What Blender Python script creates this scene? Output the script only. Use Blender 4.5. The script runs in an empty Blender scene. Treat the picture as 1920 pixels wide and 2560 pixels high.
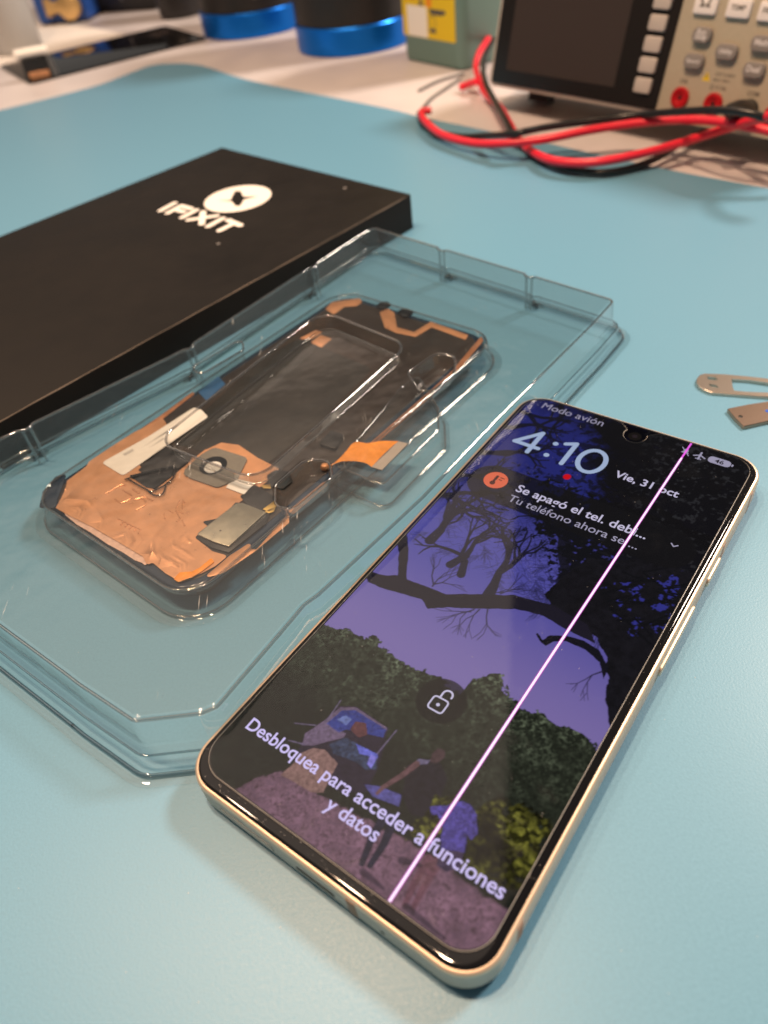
import bpy, bmesh, math, random
import numpy as np
from mathutils import Matrix, Vector
# ------------------------------------------------------------------ scene, camera, light
random.seed(7); rng = np.random.default_rng(11)
scene = bpy.context.scene
MM = 0.001
# camera solved from the phone's known size (152.8 x 72 mm); world axes: z up, camera foot at the origin, millimetres
IW, IH, FPX = 1920.0, 2560.0, 1880.0
RW = np.array([[0.9908540610173149, -0.09255263788495993, -0.098194903055253],
               [-0.13493787372526328, -0.6796176238325321, -0.7210489966782618],
               [0.0, 0.7277045379800502, -0.6858907386772632]])
CW = np.array([0.0, 0.0, 149.59329677])
cam_d = bpy.data.cameras.new('camera'); cam = bpy.data.objects.new('camera', cam_d)
scene.collection.objects.link(cam); scene.camera = cam
cam_d.sensor_fit = 'VERTICAL'; cam_d.lens = 5.7; cam_d.sensor_height = 5.7*IH/FPX; cam_d.sensor_width = 5.7*IW/FPX
cam_d.clip_start = 0.005; cam_d.clip_end = 50
m = Matrix.Identity(4)
for i, a in enumerate((RW[0], -RW[1], -RW[2])):
    for j in range(3): m[j][i] = a[j]
for j in range(3): m[j][3] = CW[j]*MM
cam.matrix_world = m
cam_d.dof.use_dof = True; cam_d.dof.focus_distance = 0.185; cam_d.dof.aperture_fstop = 2.7

world = bpy.data.worlds.new("World"); scene.world = world; world.use_nodes = True
scene.view_settings.view_transform = 'Standard'; scene.view_settings.look = 'None'
scene.view_settings.gamma = 1; scene.view_settings.use_curve_mapping = False
scene.view_settings.exposure = 0.18
scene.cycles.use_denoising = True
scene.cycles.max_bounces = 12; scene.cycles.transparent_max_bounces = 48; scene.cycles.transmission_bounces = 8
scene.cycles.caustics_reflective = False; scene.cycles.caustics_refractive = False
scene.cycles.sample_clamp_indirect = 6

# the room around the bench: warm lit wall up to an edge on the left, dark workshop on the right
nt = world.node_tree; nt.nodes.clear()
def N(nt, kind, **kw):
    n = nt.nodes.new(kind)
    for k, v in kw.items(): setattr(n, k, v)
    return n
def mathn(nt, op, a, b=None, clamp=False):
    n = nt.nodes.new('ShaderNodeMath'); n.operation = op; n.use_clamp = clamp
    for i, v in enumerate((a, b)):
        if v is None: continue
        if isinstance(v, (int, float)): n.inputs[i].default_value = v
        else: nt.links.new(v, n.inputs[i])
    return n.outputs[0]
tc = N(nt, 'ShaderNodeTexCoord'); sep = N(nt, 'ShaderNodeSeparateXYZ'); nt.links.new(tc.outputs['Generated'], sep.inputs[0])
X, Y, Z = sep.outputs
az = mathn(nt, 'ARCTAN2', X, Y)                                   # 0 = straight ahead, + = right
def band(v, lo, hi, soft):
    a = nt.nodes.new('ShaderNodeMapRange'); a.interpolation_type = 'SMOOTHSTEP'
    nt.links.new(v, a.inputs[0]); a.inputs[1].default_value = lo-soft; a.inputs[2].default_value = lo+soft
    b = nt.nodes.new('ShaderNodeMapRange'); b.interpolation_type = 'SMOOTHSTEP'
    nt.links.new(v, b.inputs[0]); b.inputs[1].default_value = hi-soft; b.inputs[2].default_value = hi+soft
    b.inputs[3].default_value = 1; b.inputs[4].default_value = 0
    return mathn(nt, 'MULTIPLY', a.outputs[0], b.outputs[0])
R = math.radians
wall = mathn(nt, 'MULTIPLY', band(az, R(-75), R(13.6), R(.35)), band(Z, .60, .985, .09))
low = band(Z, .05, .45, .12)
leftlow = mathn(nt, 'MULTIPLY', band(az, R(-60), R(-4), R(14)), band(Z, .12, .5, .1))
def mixc(fac, c1, c2):
    n = nt.nodes.new('ShaderNodeMix'); n.data_type = 'RGBA'
    nt.links.new(fac, n.inputs[0])
    for i, c in ((6, c1), (7, c2)):
        if isinstance(c, tuple): n.inputs[i].default_value = (*c, 1)
        else: nt.links.new(c, n.inputs[i])
    return n.outputs[2]
c = mixc(low, (.07, .066, .062), (.12, .11, .10))
c = mixc(leftlow, c, (.22, .20, .18))
c = mixc(wall, c, (.95, .76, .62))
zb = band(Z, -2, -.02, .02)
c = mixc(zb, c, (.05, .05, .05))
bg = N(nt, 'ShaderNodeBackground'); bg.inputs[1].default_value = 1.0
nt.links.new(c, bg.inputs[0])
wo = N(nt, 'ShaderNodeOutputWorld'); nt.links.new(bg.outputs[0], wo.inputs[0])

def lamp(mirror_px, h, power, size, color=(1, .76, .56)):
    """ceiling spot, or an added fill lamp, at height h (m); mirror_px: where its reflection in the mat falls in the picture"""
    d = RW.T @ np.array([(mirror_px[0]-IW/2)/FPX, (mirror_px[1]-IH/2)/FPX, 1.0])
    k = (h+CW[2]*MM)/-d[2]
    loc = Vector((d[0]*k, d[1]*k, h))
    l = bpy.data.lights.new('spot_or_fill', 'AREA'); l.shape = 'DISK'; l.size = size; l.energy = power; l.color = color
    o = bpy.data.objects.new('spot_or_fill', l); scene.collection.objects.link(o)
    o.location = loc; o.rotation_euler = (Vector((.02, .33, 0))-loc).to_track_quat('-Z', 'Y').to_euler()
    return o
for px, w, h, sz, col in (((1010, 2680), 6.2, .95, .05, (1, .66, .42)), ((640, 2600), 2.9, .95, .05, (1, .66, .42)), ((270, 2440), 1.7, .95, .05, (1, .70, .48)),
                          ((2480, 1680), 29.0, 1.25, .30, (1, .84, .70))): lamp(px, h, w, sz, col)  # last lamp is an added fill beyond the frame, brightening the right side

# ------------------------------------------------------------------ geometry helpers (millimetres in)
def at(u, v, z):
    d = RW.T @ np.array([(u-IW/2)/FPX, (v-IH/2)/FPX, 1.0]); return CW + d*(z-CW[2])/d[2]
def at2(pts, z): return [tuple(at(u, v, z)[:2]) for u, v in pts]
def on_plane(u, v, o, n):
    d = RW.T @ np.array([(u-IW/2)/FPX, (v-IH/2)/FPX, 1.0]); o = np.array(o); n = np.array(n)
    return CW + d*(((o-CW)@n)/(d@n))
def lin(*c):
    c = [x/255 for x in c]; return tuple(x/12.92 if x <= .04045 else ((x+.055)/1.055)**2.4 for x in c)

def area2(p):
    p = np.array(p); x, y = p[:, 0], p[:, 1]; return .5*np.sum(x*np.roll(y, -1)-np.roll(x, -1)*y)
def ccw(p): return list(p) if area2(p) > 0 else list(p)[::-1]
def fillet(pts, r, n=5):
    out = []; k = len(pts)
    for i in range(k):
        p = np.array(pts[i], float); a = np.array(pts[i-1], float)-p; b = np.array(pts[(i+1) % k], float)-p
        la, lb = np.linalg.norm(a), np.linalg.norm(b); a /= la; b /= lb
        rr = r[i] if isinstance(r, (list, tuple)) else r
        th = math.acos(max(-1, min(1, a@b)))
        if rr <= 0 or th > math.pi-.02:
            out += [tuple(p)]*1; continue
        t = min(rr/math.tan(th/2), .48*la, .48*lb); rr = t*math.tan(th/2)
        c = p+(a+b)/np.linalg.norm(a+b)*rr/math.sin(th/2)
        s, e = p+a*t-c, p+b*t-c
        a0 = math.atan2(s[1], s[0]); d = math.atan2(e[1], e[0])-a0
        d = (d+math.pi) % (2*math.pi)-math.pi
        for j in range(n+1):
            q = a0+d*j/n; out.append((c[0]+rr*math.cos(q), c[1]+rr*math.sin(q)))
    return out
def inset(pts, d):
    p = np.array(pts, float); e = np.roll(p, -1, 0)-p; L = np.linalg.norm(e, axis=1, keepdims=True); L[L < 1e-9] = 1e-9
    nrm = np.stack([-e[:, 1], e[:, 0]], 1)/L
    m_ = nrm+np.roll(nrm, 1, 0); m_ /= np.linalg.norm(m_, axis=1, keepdims=True)
    c_ = np.sum(m_*nrm, 1, keepdims=True)
    return [tuple(q) for q in p+m_*d/np.maximum(c_, .35)]
def rrect(x0, y0, x1, y1, r, n=6): return fillet([(x0, y0), (x1, y0), (x1, y1), (x0, y1)], r, n)
def circle(cx, cy, r, n=32, ry=None): return [(cx+r*math.cos(2*math.pi*i/n), cy+(ry or r)*math.sin(2*math.pi*i/n)) for i in range(n)]
def loop3(p, z): return [(x, y, z) for x, y in p]

class G:                                                            # a growing mesh
    def __init__(s): s.v = []; s.f = []
    def add(s, v, f):
        k = len(s.v); s.v += [tuple(map(float, q)) for q in v]; s.f += [tuple(i+k for i in q) for q in f]; return s
    def loft(s, loops, cap0=False, cap1=False, closed=True):
        n = len(loops[0]); v = [q for l in loops for q in l]; f = []
        for a in range(len(loops)-1):
            for i in range(n if closed else n-1):
                j = (i+1) % n; f.append((a*n+i, a*n+j, (a+1)*n+j, (a+1)*n+i))
        if cap0: f.append(tuple(range(n))[::-1])
        if cap1: f.append(tuple((len(loops)-1)*n+i for i in range(n)))
        return s.add(v, f)
    def prism(s, pts, z0, z1, bev=0, seg=3, bot=True):
        pts = ccw(pts)
        if bev <= 0: return s.loft([loop3(pts, z0), loop3(pts, z1)], bot, True)
        L = [loop3(pts, z0)]
        for k in range(seg+1):
            a = math.pi/2*k/seg; L.append(loop3(inset(pts, bev*(1-math.cos(a))), z1-bev+bev*math.sin(a)))
        return s.loft(L, bot, True)
    def box(s, x0, y0, z0, x1, y1, z1, bev=0):
        return s.prism([(x0, y0), (x1, y0), (x1, y1), (x0, y1)], z0, z1, bev)
    def tube(s, path, r, n=10, caps=True):
        p = np.array(path, float); t = np.gradient(p, axis=0); t /= np.linalg.norm(t, axis=1, keepdims=True)
        u = np.cross(t[0], (0, 0, 1)); u = u if np.linalg.norm(u) > .1 else np.cross(t[0], (1, 0, 0)); u /= np.linalg.norm(u)
        L = []
        for i in range(len(p)):
            u = u-t[i]*(u@t[i]); u /= np.linalg.norm(u); w = np.cross(t[i], u)
            rr = r[i] if hasattr(r, '__len__') else r
            L.append([tuple(p[i]+rr*(u*math.cos(2*math.pi*k/n)+w*math.sin(2*math.pi*k/n))) for k in range(n)])
        return s.loft(L, caps, caps)
    def lathe(s, prof, cx=0, cy=0, n=48, cap0=True, cap1=True):
        return s.loft([[(cx+r*math.cos(2*math.pi*i/n), cy+r*math.sin(2*math.pi*i/n), z) for i in range(n)] for r, z in prof], cap0, cap1)
    def sheet(s, outer, holes, z):
        bm = bmesh.new(); es = []
        for l in [outer]+list(holes):
            vs = [bm.verts.new((x, y, z)) for x, y in l]
            es += [bm.edges.new((vs[i], vs[(i+1) % len(vs)])) for i in range(len(vs))]
        bmesh.ops.triangle_fill(bm, use_beauty=True, use_dissolve=False, edges=es, normal=(0, 0, 1))
        bm.verts.index_update()
        v = [tuple(q.co) for q in bm.verts]; f = []
        for q in bm.faces:
            ids = [w.index for w in q.verts]
            if q.normal.z < 0 or (q.calc_area() > 0 and area2([v[i][:2] for i in ids]) < 0): ids = ids[::-1]
            f.append(tuple(ids))
        bm.free(); return s.add(v, f)
    def ring(s, pts, z, r, n=8):
        p = np.array(pts, float); t_ = np.roll(p, -1, 0)-np.roll(p, 1, 0); t_ /= np.maximum(np.linalg.norm(t_, axis=1, keepdims=True), 1e-9)
        nn = np.stack([-t_[:, 1], t_[:, 0]], 1)
        return s.loft([[(x+a[0]*r*math.cos(q), y+a[1]*r*math.cos(q), z+r*math.sin(q)) for (x, y), a in zip(p, nn)] for q in np.linspace(0, 2*math.pi, n+1)])
    def xf(s, fn): s.v = [tuple(fn(*q)) for q in s.v]; return s

def spline(ctrl, n=14):
    p = np.array(ctrl, float); p = np.vstack([2*p[0]-p[1], p, 2*p[-1]-p[-2]]); out = []
    for i in range(1, len(p)-2):
        for k in range(n):
            t = k/n; a, b, c_, d = p[i-1:i+3]
            out.append(.5*((2*b)+(-a+c_)*t+(2*a-5*b+4*c_-d)*t*t+(-a+3*b-3*c_+d)*t**3))
    out.append(p[-2]); return out

def root(name, label, cat, loc=(0, 0, 0), rot=None, group=None):
    o = bpy.data.objects.new(name, None); scene.collection.objects.link(o); o.empty_display_size = .01
    mt = Matrix.Translation(Vector(loc)*MM)
    if rot is not None: mt = mt @ rot
    o.matrix_world = mt; o['label'] = label; o['category'] = cat
    if group: o['group'] = group
    o['_loc'] = list(loc)
    return o
def put(name, g, mat, parent=None, label=None, cat=None, world=False, sharp=38, kind=None, group=None, flat=False, shift=None):
    """one mesh object; vertices are millimetres in the parent's frame (or in the world when world=True)"""
    v = np.array(g.v, float)
    loc = np.zeros(3)
    if parent is None: loc = np.array(shift if shift is not None else (0, 0, 0), float); v = v-loc
    elif world:
        base = np.array(parent.matrix_world)@np.diag([1, 1, 1, 1]); inv = np.linalg.inv(base)
        v = (np.c_[v*MM, np.ones(len(v))]@inv.T)[:, :3]/MM
    me = bpy.data.meshes.new(name)
    me.from_pydata([tuple(q) for q in v*MM], [], g.f); me.materials.append(mat)
    if not flat:
        me.polygons.foreach_set('use_smooth', [True]*len(me.polygons)); me.set_sharp_from_angle(angle=math.radians(sharp))
    me.update()
    o = bpy.data.objects.new(name, me); scene.collection.objects.link(o)
    if parent is not None: o.parent = parent
    else: o.location = loc*MM
    if label: o['label'] = label
    if cat: o['category'] = cat
    if kind: o['kind'] = kind
    if group: o['group'] = group
    return o

def text2d(s, bold=0.0, shear=0.0, size=1.0):
    cu = bpy.data.curves.new('glyphs', 'FONT'); cu.body = s; cu.size = size; cu.offset = bold; cu.shear = shear; cu.resolution_u = 4
    ob = bpy.data.objects.new('glyphs', cu); scene.collection.objects.link(ob)
    dg = bpy.context.evaluated_depsgraph_get(); me = bpy.data.meshes.new_from_object(ob.evaluated_get(dg))
    v = [tuple(q.co) for q in me.vertices]; f = [tuple(p.vertices) for p in me.polygons]
    bpy.data.objects.remove(ob); bpy.data.curves.remove(cu); bpy.data.meshes.remove(me)
    return np.array(v), f
def text_g(s, x, y, width=None, z=0, bold=0.0, shear=0.0, height=None, align='L'):
    """text from (x, y) on its base line, scaled to a width (or to a letter height)"""
    v, f = text2d(s, bold, shear)
    lo, hi = v.min(0), v.max(0)
    k = width/(hi[0]-lo[0]) if width else height/.73
    if width and height: kx, ky = k, height/.73
    else: kx = ky = k
    w = (hi[0]-lo[0])*kx
    x0 = x-lo[0]*kx-(0 if align == 'L' else w/2 if align == 'C' else w)
    g = G(); return g.add([(x0+q[0]*kx, y+q[1]*ky, z) for q in v], f)

# ------------------------------------------------------------------ materials
def mat(name, rgb, rough=.5, metal=0.0, spec=.5, bump=None, var=None, coat=0, emit=None, alpha=None, trans=0, aniso=None):
    m_ = bpy.data.materials.new(name); m_.use_nodes = True; t = m_.node_tree; b = t.nodes['Principled BSDF']
    b.inputs['Base Color'].default_value = (*rgb, 1); b.inputs['Roughness'].default_value = rough
    b.inputs['Metallic'].default_value = metal; b.inputs['Specular IOR Level'].default_value = spec
    b.inputs['Coat Weight'].default_value = coat; b.inputs['Coat Roughness'].default_value = .04
    b.inputs['Transmission Weight'].default_value = trans
    if emit: b.inputs['Emission Color'].default_value = (*emit[0], 1); b.inputs['Emission Strength'].default_value = emit[1]
    if bump or var:
        tcn = N(t, 'ShaderNodeTexCoord'); mp = N(t, 'ShaderNodeMapping'); mp.inputs['Scale'].default_value = (1000, 1000, 1000)
        t.links.new(tcn.outputs['Object'], mp.inputs[0])
    if var:                                                         # (scale per mm, amount)
        nz = N(t, 'ShaderNodeTexNoise'); nz.inputs['Scale'].default_value = var[0]; nz.inputs['Detail'].default_value = 6; nz.inputs['Roughness'].default_value = .6
        t.links.new(mp.outputs[0], nz.inputs['Vector'])
        mr = N(t, 'ShaderNodeMapRange'); t.links.new(nz.outputs['Fac'], mr.inputs[0])
        mr.inputs[1].default_value = .25; mr.inputs[2].default_value = .75; mr.inputs[3].default_value = 1-var[1]; mr.inputs[4].default_value = 1+var[1]
        hs = N(t, 'ShaderNodeHueSaturation'); hs.inputs['Color'].default_value = (*rgb, 1); t.links.new(mr.outputs[0], hs.inputs['Value'])
        t.links.new(hs.outputs[0], b.inputs['Base Color'])
        mr2 = N(t, 'ShaderNodeMapRange'); t.links.new(nz.outputs['Fac'], mr2.inputs[0]); mr2.inputs[1].default_value = .3; mr2.inputs[2].default_value = .7
        rv = var[2] if len(var) > 2 else .08; mr2.inputs[3].default_value = max(0, rough-rv); mr2.inputs[4].default_value = min(1, rough+rv); t.links.new(mr2.outputs[0], b.inputs['Roughness'])
    if bump:                                                        # (scale per mm, height mm)
        nb = N(t, 'ShaderNodeTexNoise'); nb.inputs['Scale'].default_value = bump[0]; nb.inputs['Detail'].default_value = 3
        t.links.new(mp.outputs[0], nb.inputs['Vector'])
        bn = N(t, 'ShaderNodeBump'); bn.inputs['Strength'].default_value = 1; bn.inputs['Distance'].default_value = bump[1]*MM
        t.links.new(nb.outputs['Fac'], bn.inputs['Height']); t.links.new(bn.outputs[0], b.inputs['Normal'])
    return m_
def clear_plastic(name, tint=(.965, .975, .972), edge=(.30, .35, .36), rough=.03, k=1.7, wav=.05, scuff=0.0, haze=0.0, smudge=0.0):
    """thin clear sheet: see-through with Fresnel gloss on both faces, darker where the sheet is seen edge-on"""
    m_ = bpy.data.materials.new(name); m_.use_nodes = True; t = m_.node_tree; t.nodes.clear()
    tcn = N(t, 'ShaderNodeTexCoord'); mp = N(t, 'ShaderNodeMapping'); mp.inputs['Scale'].default_value = (1000,)*3
    t.links.new(tcn.outputs['Object'], mp.inputs[0])
    nz = N(t, 'ShaderNodeTexNoise'); nz.inputs['Scale'].default_value = .09; nz.inputs['Detail'].default_value = 2; t.links.new(mp.outputs[0], nz.inputs['Vector'])
    bp = N(t, 'ShaderNodeBump'); bp.inputs['Distance'].default_value = wav*MM*10; bp.inputs['Strength'].default_value = .6; t.links.new(nz.outputs['Fac'], bp.inputs['Height'])
    lw = N(t, 'ShaderNodeLayerWeight'); lw.inputs['Blend'].default_value = .35; t.links.new(bp.outputs[0], lw.inputs['Normal'])
    pw = mathn(t, 'POWER', lw.outputs['Facing'], 3.0)
    mx = N(t, 'ShaderNodeMix', data_type='RGBA'); t.links.new(pw, mx.inputs[0]); mx.inputs[6].default_value = (*tint, 1); mx.inputs[7].default_value = (*edge, 1)
    tr = N(t, 'ShaderNodeBsdfTransparent'); t.links.new(mx.outputs[2], tr.inputs[0])
    fr = N(t, 'ShaderNodeFresnel'); fr.inputs['IOR'].default_value = 1.5; t.links.new(bp.outputs[0], fr.inputs['Normal'])
    geo = N(t, 'ShaderNodeNewGeometry')
    iorm = N(t, 'ShaderNodeMix', data_type='FLOAT'); t.links.new(geo.outputs['Backfacing'], iorm.inputs[0]); iorm.inputs[2].default_value = 1.5; iorm.inputs[3].default_value = 1/1.5
    t.links.new(iorm.outputs[0], fr.inputs['IOR'])
    fk = mathn(t, 'MULTIPLY', fr.outputs[0], k, True)
    gl = N(t, 'ShaderNodeBsdfGlossy'); gl.inputs['Roughness'].default_value = rough; t.links.new(bp.outputs[0], gl.inputs['Normal'])
    if smudge:                                                      # finger grease: patches of softer gloss
        sn = N(t, 'ShaderNodeTexNoise'); sn.inputs['Scale'].default_value = .11; sn.inputs['Detail'].default_value = 5; sn.inputs['Distortion'].default_value = 1.2; t.links.new(mp.outputs[0], sn.inputs['Vector'])
        sr = N(t, 'ShaderNodeMapRange'); t.links.new(sn.outputs['Fac'], sr.inputs[0]); sr.inputs[1].default_value = .45; sr.inputs[2].default_value = .70; sr.inputs[3].default_value = rough; sr.inputs[4].default_value = smudge
        t.links.new(sr.outputs[0], gl.inputs['Roughness'])
    ms = N(t, 'ShaderNodeMixShader'); t.links.new(fk, ms.inputs[0]); t.links.new(tr.outputs[0], ms.inputs[1]); t.links.new(gl.outputs[0], ms.inputs[2])
    out = ms.outputs[0]
    if haze or scuff:
        df = N(t, 'ShaderNodeBsdfDiffuse'); df.inputs[0].default_value = (.75, .75, .73, 1)
        fac = None
        if scuff:
            mp2 = N(t, 'ShaderNodeMapping'); mp2.inputs['Rotation'].default_value = (0, 0, R(35)); mp2.inputs['Scale'].default_value = (1.4, .09, 1)
            t.links.new(mp.outputs[0], mp2.inputs[0])
            n2 = N(t, 'ShaderNodeTexNoise'); n2.inputs['Scale'].default_value = 1.5; n2.inputs['Detail'].default_value = 5; t.links.new(mp2.outputs[0], n2.inputs['Vector'])
            n3 = N(t, 'ShaderNodeTexNoise'); n3.inputs['Scale'].default_value = .05; t.links.new(mp.outputs[0], n3.inputs['Vector'])
            a = N(t, 'ShaderNodeMapRange'); t.links.new(n2.outputs['Fac'], a.inputs[0]); a.inputs[1].default_value = .64; a.inputs[2].default_value = .74; a.inputs[4].default_value = scuff
            b2 = N(t, 'ShaderNodeMapRange'); t.links.new(n3.outputs['Fac'], b2.inputs[0]); b2.inputs[1].default_value = .60; b2.inputs[2].default_value = .68
            vo = N(t, 'ShaderNodeTexVoronoi'); vo.inputs['Scale'].default_value = .12; t.links.new(mp.outputs[0], vo.inputs['Vector'])
            sp = N(t, 'ShaderNodeMapRange'); t.links.new(vo.outputs['Distance'], sp.inputs[0]); sp.inputs[1].default_value = .03; sp.inputs[2].default_value = .015; sp.inputs[4].default_value = .55
            fac = mathn(t, 'ADD', mathn(t, 'MULTIPLY', a.outputs[0], b2.outputs[0]), sp.outputs[0])
            fac = mathn(t, 'ADD', fac, haze, True)
        m2 = N(t, 'ShaderNodeMixShader'); 
        if fac is not None: t.links.new(fac, m2.inputs[0])
        else: m2.inputs[0].default_value = haze
        t.links.new(out, m2.inputs[1]); t.links.new(df.outputs[0], m2.inputs[2]); out = m2.outputs[0]
    o = N(t, 'ShaderNodeOutputMaterial'); t.links.new(out, o.inputs[0])
    return m_
def glow(name, rgb, s=1.0):
    m_ = bpy.data.materials.new(name); m_.use_nodes = True; t = m_.node_tree; t.nodes.clear()
    e = N(t, 'ShaderNodeEmission'); e.inputs[0].default_value = (*rgb, 1); e.inputs[1].default_value = s
    o = N(t, 'ShaderNodeOutputMaterial'); t.links.new(e.outputs[0], o.inputs[0]); return m_

M = dict(
    desk=mat('desk_laminate', (.59, .55, .56), .38, var=(.02, .06), bump=(.5, .01)),
    mat=mat('teal_silicone', (.125, .305, .445), .42, spec=.55, bump=(1.9, .030), var=(1.5, .07, .04)),
    black_card=mat('black_card', (.0092, .0077, .0068), .6, spec=.18, bump=(.6, .02), var=(.035, .28)),
    card_edge=mat('card_edge', (.10, .085, .07), .7),
    print=mat('cream_print', (.86, .80, .74), .6),
    plastic_dark=mat('dark_plastic', (.012, .012, .013), .35, var=(.2, .2)),
    black_gloss=mat('black_glass', (.006, .006, .007), .04, spec=.5),
    navy_edge=mat('navy_glass_edge', (.008, .022, .045), .12),
    frame=mat('champagne_metal', (.88, .66, .53), .6, metal=.15, bump=(4, .002)),
    frame_rim=mat('gold_chamfer', (.92, .70, .52), .42, metal=.75),
    antenna=mat('antenna_band', (.46, .22, .12), .45),
    slot=mat('dark_slot', (.05, .025, .018), .6),
    copper=mat('copper_foil', (.70, .35, .18), .34, metal=.55, bump=(.3, .03), var=(.25, .08)),
    copper_line=mat('copper_trace', (.50, .22, .11), .4, metal=.6, var=(.4, .15)),
    graphite=mat('graphite_film', (.030, .022, .018), .35, var=(.1, .3), bump=(.15, .04)),
    black_foil=mat('black_foil', (.022, .020, .019), .3, bump=(.3, .05)),
    label=mat('paper_label', (.74, .70, .64), .7, var=(.3, .04)),
    ink=mat('grey_ink', (.25, .23, .22), .7),
    grey_pad=mat('grey_foam', (.16, .145, .12), .8, var=(.8, .15)),
    steel=mat('dull_steel', (.42, .39, .31), .35, metal=.8, var=(.3, .08)),
    gold=mat('gold_contact', (.85, .55, .16), .3, metal=1),
    kapton=mat('orange_flex', (.78, .27, .02), .22, spec=.6, bump=(.35, .08), var=(.3, .2)),
    blue_tape=mat('blue_tape', (.02, .10, .25), .35),
    cable_red=mat('red_silicone', (.80, .022, .05), .34, spec=.5),
    cable_black=mat('black_silicone', (.010, .010, .011), .3),
    dmm=mat('warm_grey_plastic', (.44, .39, .30), .5, var=(.5, .04), bump=(2, .01)),
    dmm_frame=mat('light_grey_plastic', (.52, .46, .41), .45),
    dmm_black=mat('black_panel', (.012, .009, .008), .25),
    dmm_screen=mat('screen_glass', (.045, .034, .032), .2),
    key_soft=mat('grey_key', (.50, .45, .42), .45),
    key_white=mat('white_key', (.84, .80, .80), .4),
    key_grey=mat('dark_grey_key', (.24, .22, .21), .5),
    key_print=mat('white_print', (.72, .70, .72), .6),
    dark_print=mat('dark_print', (.10, .09, .08), .6),
    jack_red=mat('red_jack', (.42, .004, .008), .35),
    yellow=mat('yellow_print', (.72, .52, .01), .6),
    mug=mat('black_powder_coat', (.014, .012, .012), .42, var=(.3, .1), bump=(3, .01)),
    mug_blue=mat('blue_anodised', (.004, .17, .72), .3, metal=.75),
    mug_mark=mat('grey_mark', (.22, .21, .21), .5),
    jug=mat('teal_plastic', (.13, .235, .215), .4),
    white_plastic=mat('white_plastic', (.82, .80, .76), .35),
    paper=mat('white_paper', (.84, .79, .74), .8),
    cup=mat('milky_plastic', (.70, .70, .70), .35, trans=.35),
    blue_plastic=mat('blue_plastic', (.02, .08, .34), .4),
    brass=mat('brass', (.72, .47, .20), .38, metal=.7),
    tool=mat('brushed_steel', (.74, .62, .52), .30, metal=1.0, bump=(.8, .02)),
    blue_dot=mat('blue_dot', (.01, .09, .50), .4),
)
M['clear'] = clear_plastic('clear_blister')
M['clear_bead'] = clear_plastic('clear_bead', tint=(.87, .86, .85), edge=(.50, .48, .47), rough=.03, k=5.0, wav=.0)
M['clear_shade'] = clear_plastic('clear_shade_edge', tint=(.72, .78, .80), edge=(.42, .48, .52), rough=.06, k=3.0, wav=.0)  # tint darkened to carry the shade under the tray flange
M['clear_top'] = clear_plastic('clear_blister_top', tint=(.83, .84, .825), scuff=.5, haze=.0)
M['protector'] = clear_plastic('protector_glass', tint=(1, 1, 1), edge=(1, 1, 1), rough=.012, k=1.2, wav=.0, smudge=.16)
M['protector_edge'] = mat('ground_glass_edge', (.60, .56, .52), .35)

# ------------------------------------------------------------------ the setting: desk and work mat (mat top is z = 0)
D = -2.0
g = G(); g.box(-900, -250, -30, 900, 1650, D)
put('desk', g, M['desk'], kind='structure', label='pale laminate desk top under everything')

edge = [(0, 275), (110, 248), (240, 214), (320, 184), (380, 163), (440, 158), (490, 161), (530, 171), (600, 194), (700, 217), (960, 269), (1060, 293), (1330, 349), (1640, 417), (1920, 470)]
pts = at2(edge, 0)
e0 = np.array(pts[0]); e1 = np.array(pts[-1])
d0 = e0-np.array(pts[1]); d0 /= np.linalg.norm(d0); d1 = e1-np.array(pts[-2]); d1 /= np.linalg.norm(d1)
sp = [tuple(q[:2]) for q in spline([(x, y, 0) for x, y in pts], 8)]
outline = [tuple(e0+d0*330)]+sp+[tuple(e1+d1*420), (420, -220), (-560, -220)]
put('work_mat', G().prism(outline, D, 0, .4), M['mat'], label='teal blue silicone work mat with a rounded far corner, lying flat on the desk', cat='work mat')

lint = G()
for k in range(110):
    u, v = rng.uniform(0, 1920), rng.uniform(500, 2550); x, y = at(u, v, .05)[:2]; r_ = rng.uniform(.05, .16); a0 = rng.uniform(0, 6); e_ = rng.uniform(.15, 1)
    lint.add([(x+r_*(math.cos(a0)*math.cos(q)-e_*math.sin(a0)*math.sin(q)), y+r_*(math.sin(a0)*math.cos(q)+e_*math.cos(a0)*math.sin(q)), .03) for q in np.linspace(0, 2*math.pi, 7)[:-1]], [(0, 1, 2, 3, 4, 5)])
put('lint', lint, mat('lint_fluff', (.50, .50, .48), .9), None, 'tiny pale specks of lint scattered on the blue mat', 'lint', kind='stuff', flat=True)

# ------------------------------------------------------------------ the phone
PW, PL = 72.0, 152.8
prot = Matrix.Rotation(R(-41.1773), 4, 'Z')
POX, POY = -49.46476, 80.72095
phone = root('smartphone', 'champagne framed smartphone with a lit lock screen crossed by one pink line', 'phone', (POX, POY, 0), prot)
pax = np.array([math.cos(R(-41.1773)), math.sin(R(-41.1773))]); pay = np.array([-pax[1], pax[0]])
def ph(u, v, z=8.9):
    w = at(u, v, z)[:2]-np.array([POX, POY]); return float(w@pax), float(w@pay)
body = rrect(0, 0, PW, PL, 8.2, 12)
def rings(prof): return [loop3(inset(body, d) if d else body, z) for d, z in prof]
put('frame', G().loft(rings([(1.7, 0.02), (.75, .3), (.2, .95), (0, 1.8), (0, 7.55)]), True, False), M['frame'], phone)
put('rim', G().loft(rings([(0, 7.55), (.05, 7.9), (.22, 8.25), (.5, 8.45), (.85, 8.5), (.95, 8.3)])), M['frame_rim'], phone)
put('front_glass', G().loft(rings([(.92, 8.2), (.93, 8.55), (1.1, 8.78), (1.45, 8.9), (1.9, 8.92), (2.4, 8.92)]), False, True), M['black_gloss'], phone)
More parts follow.
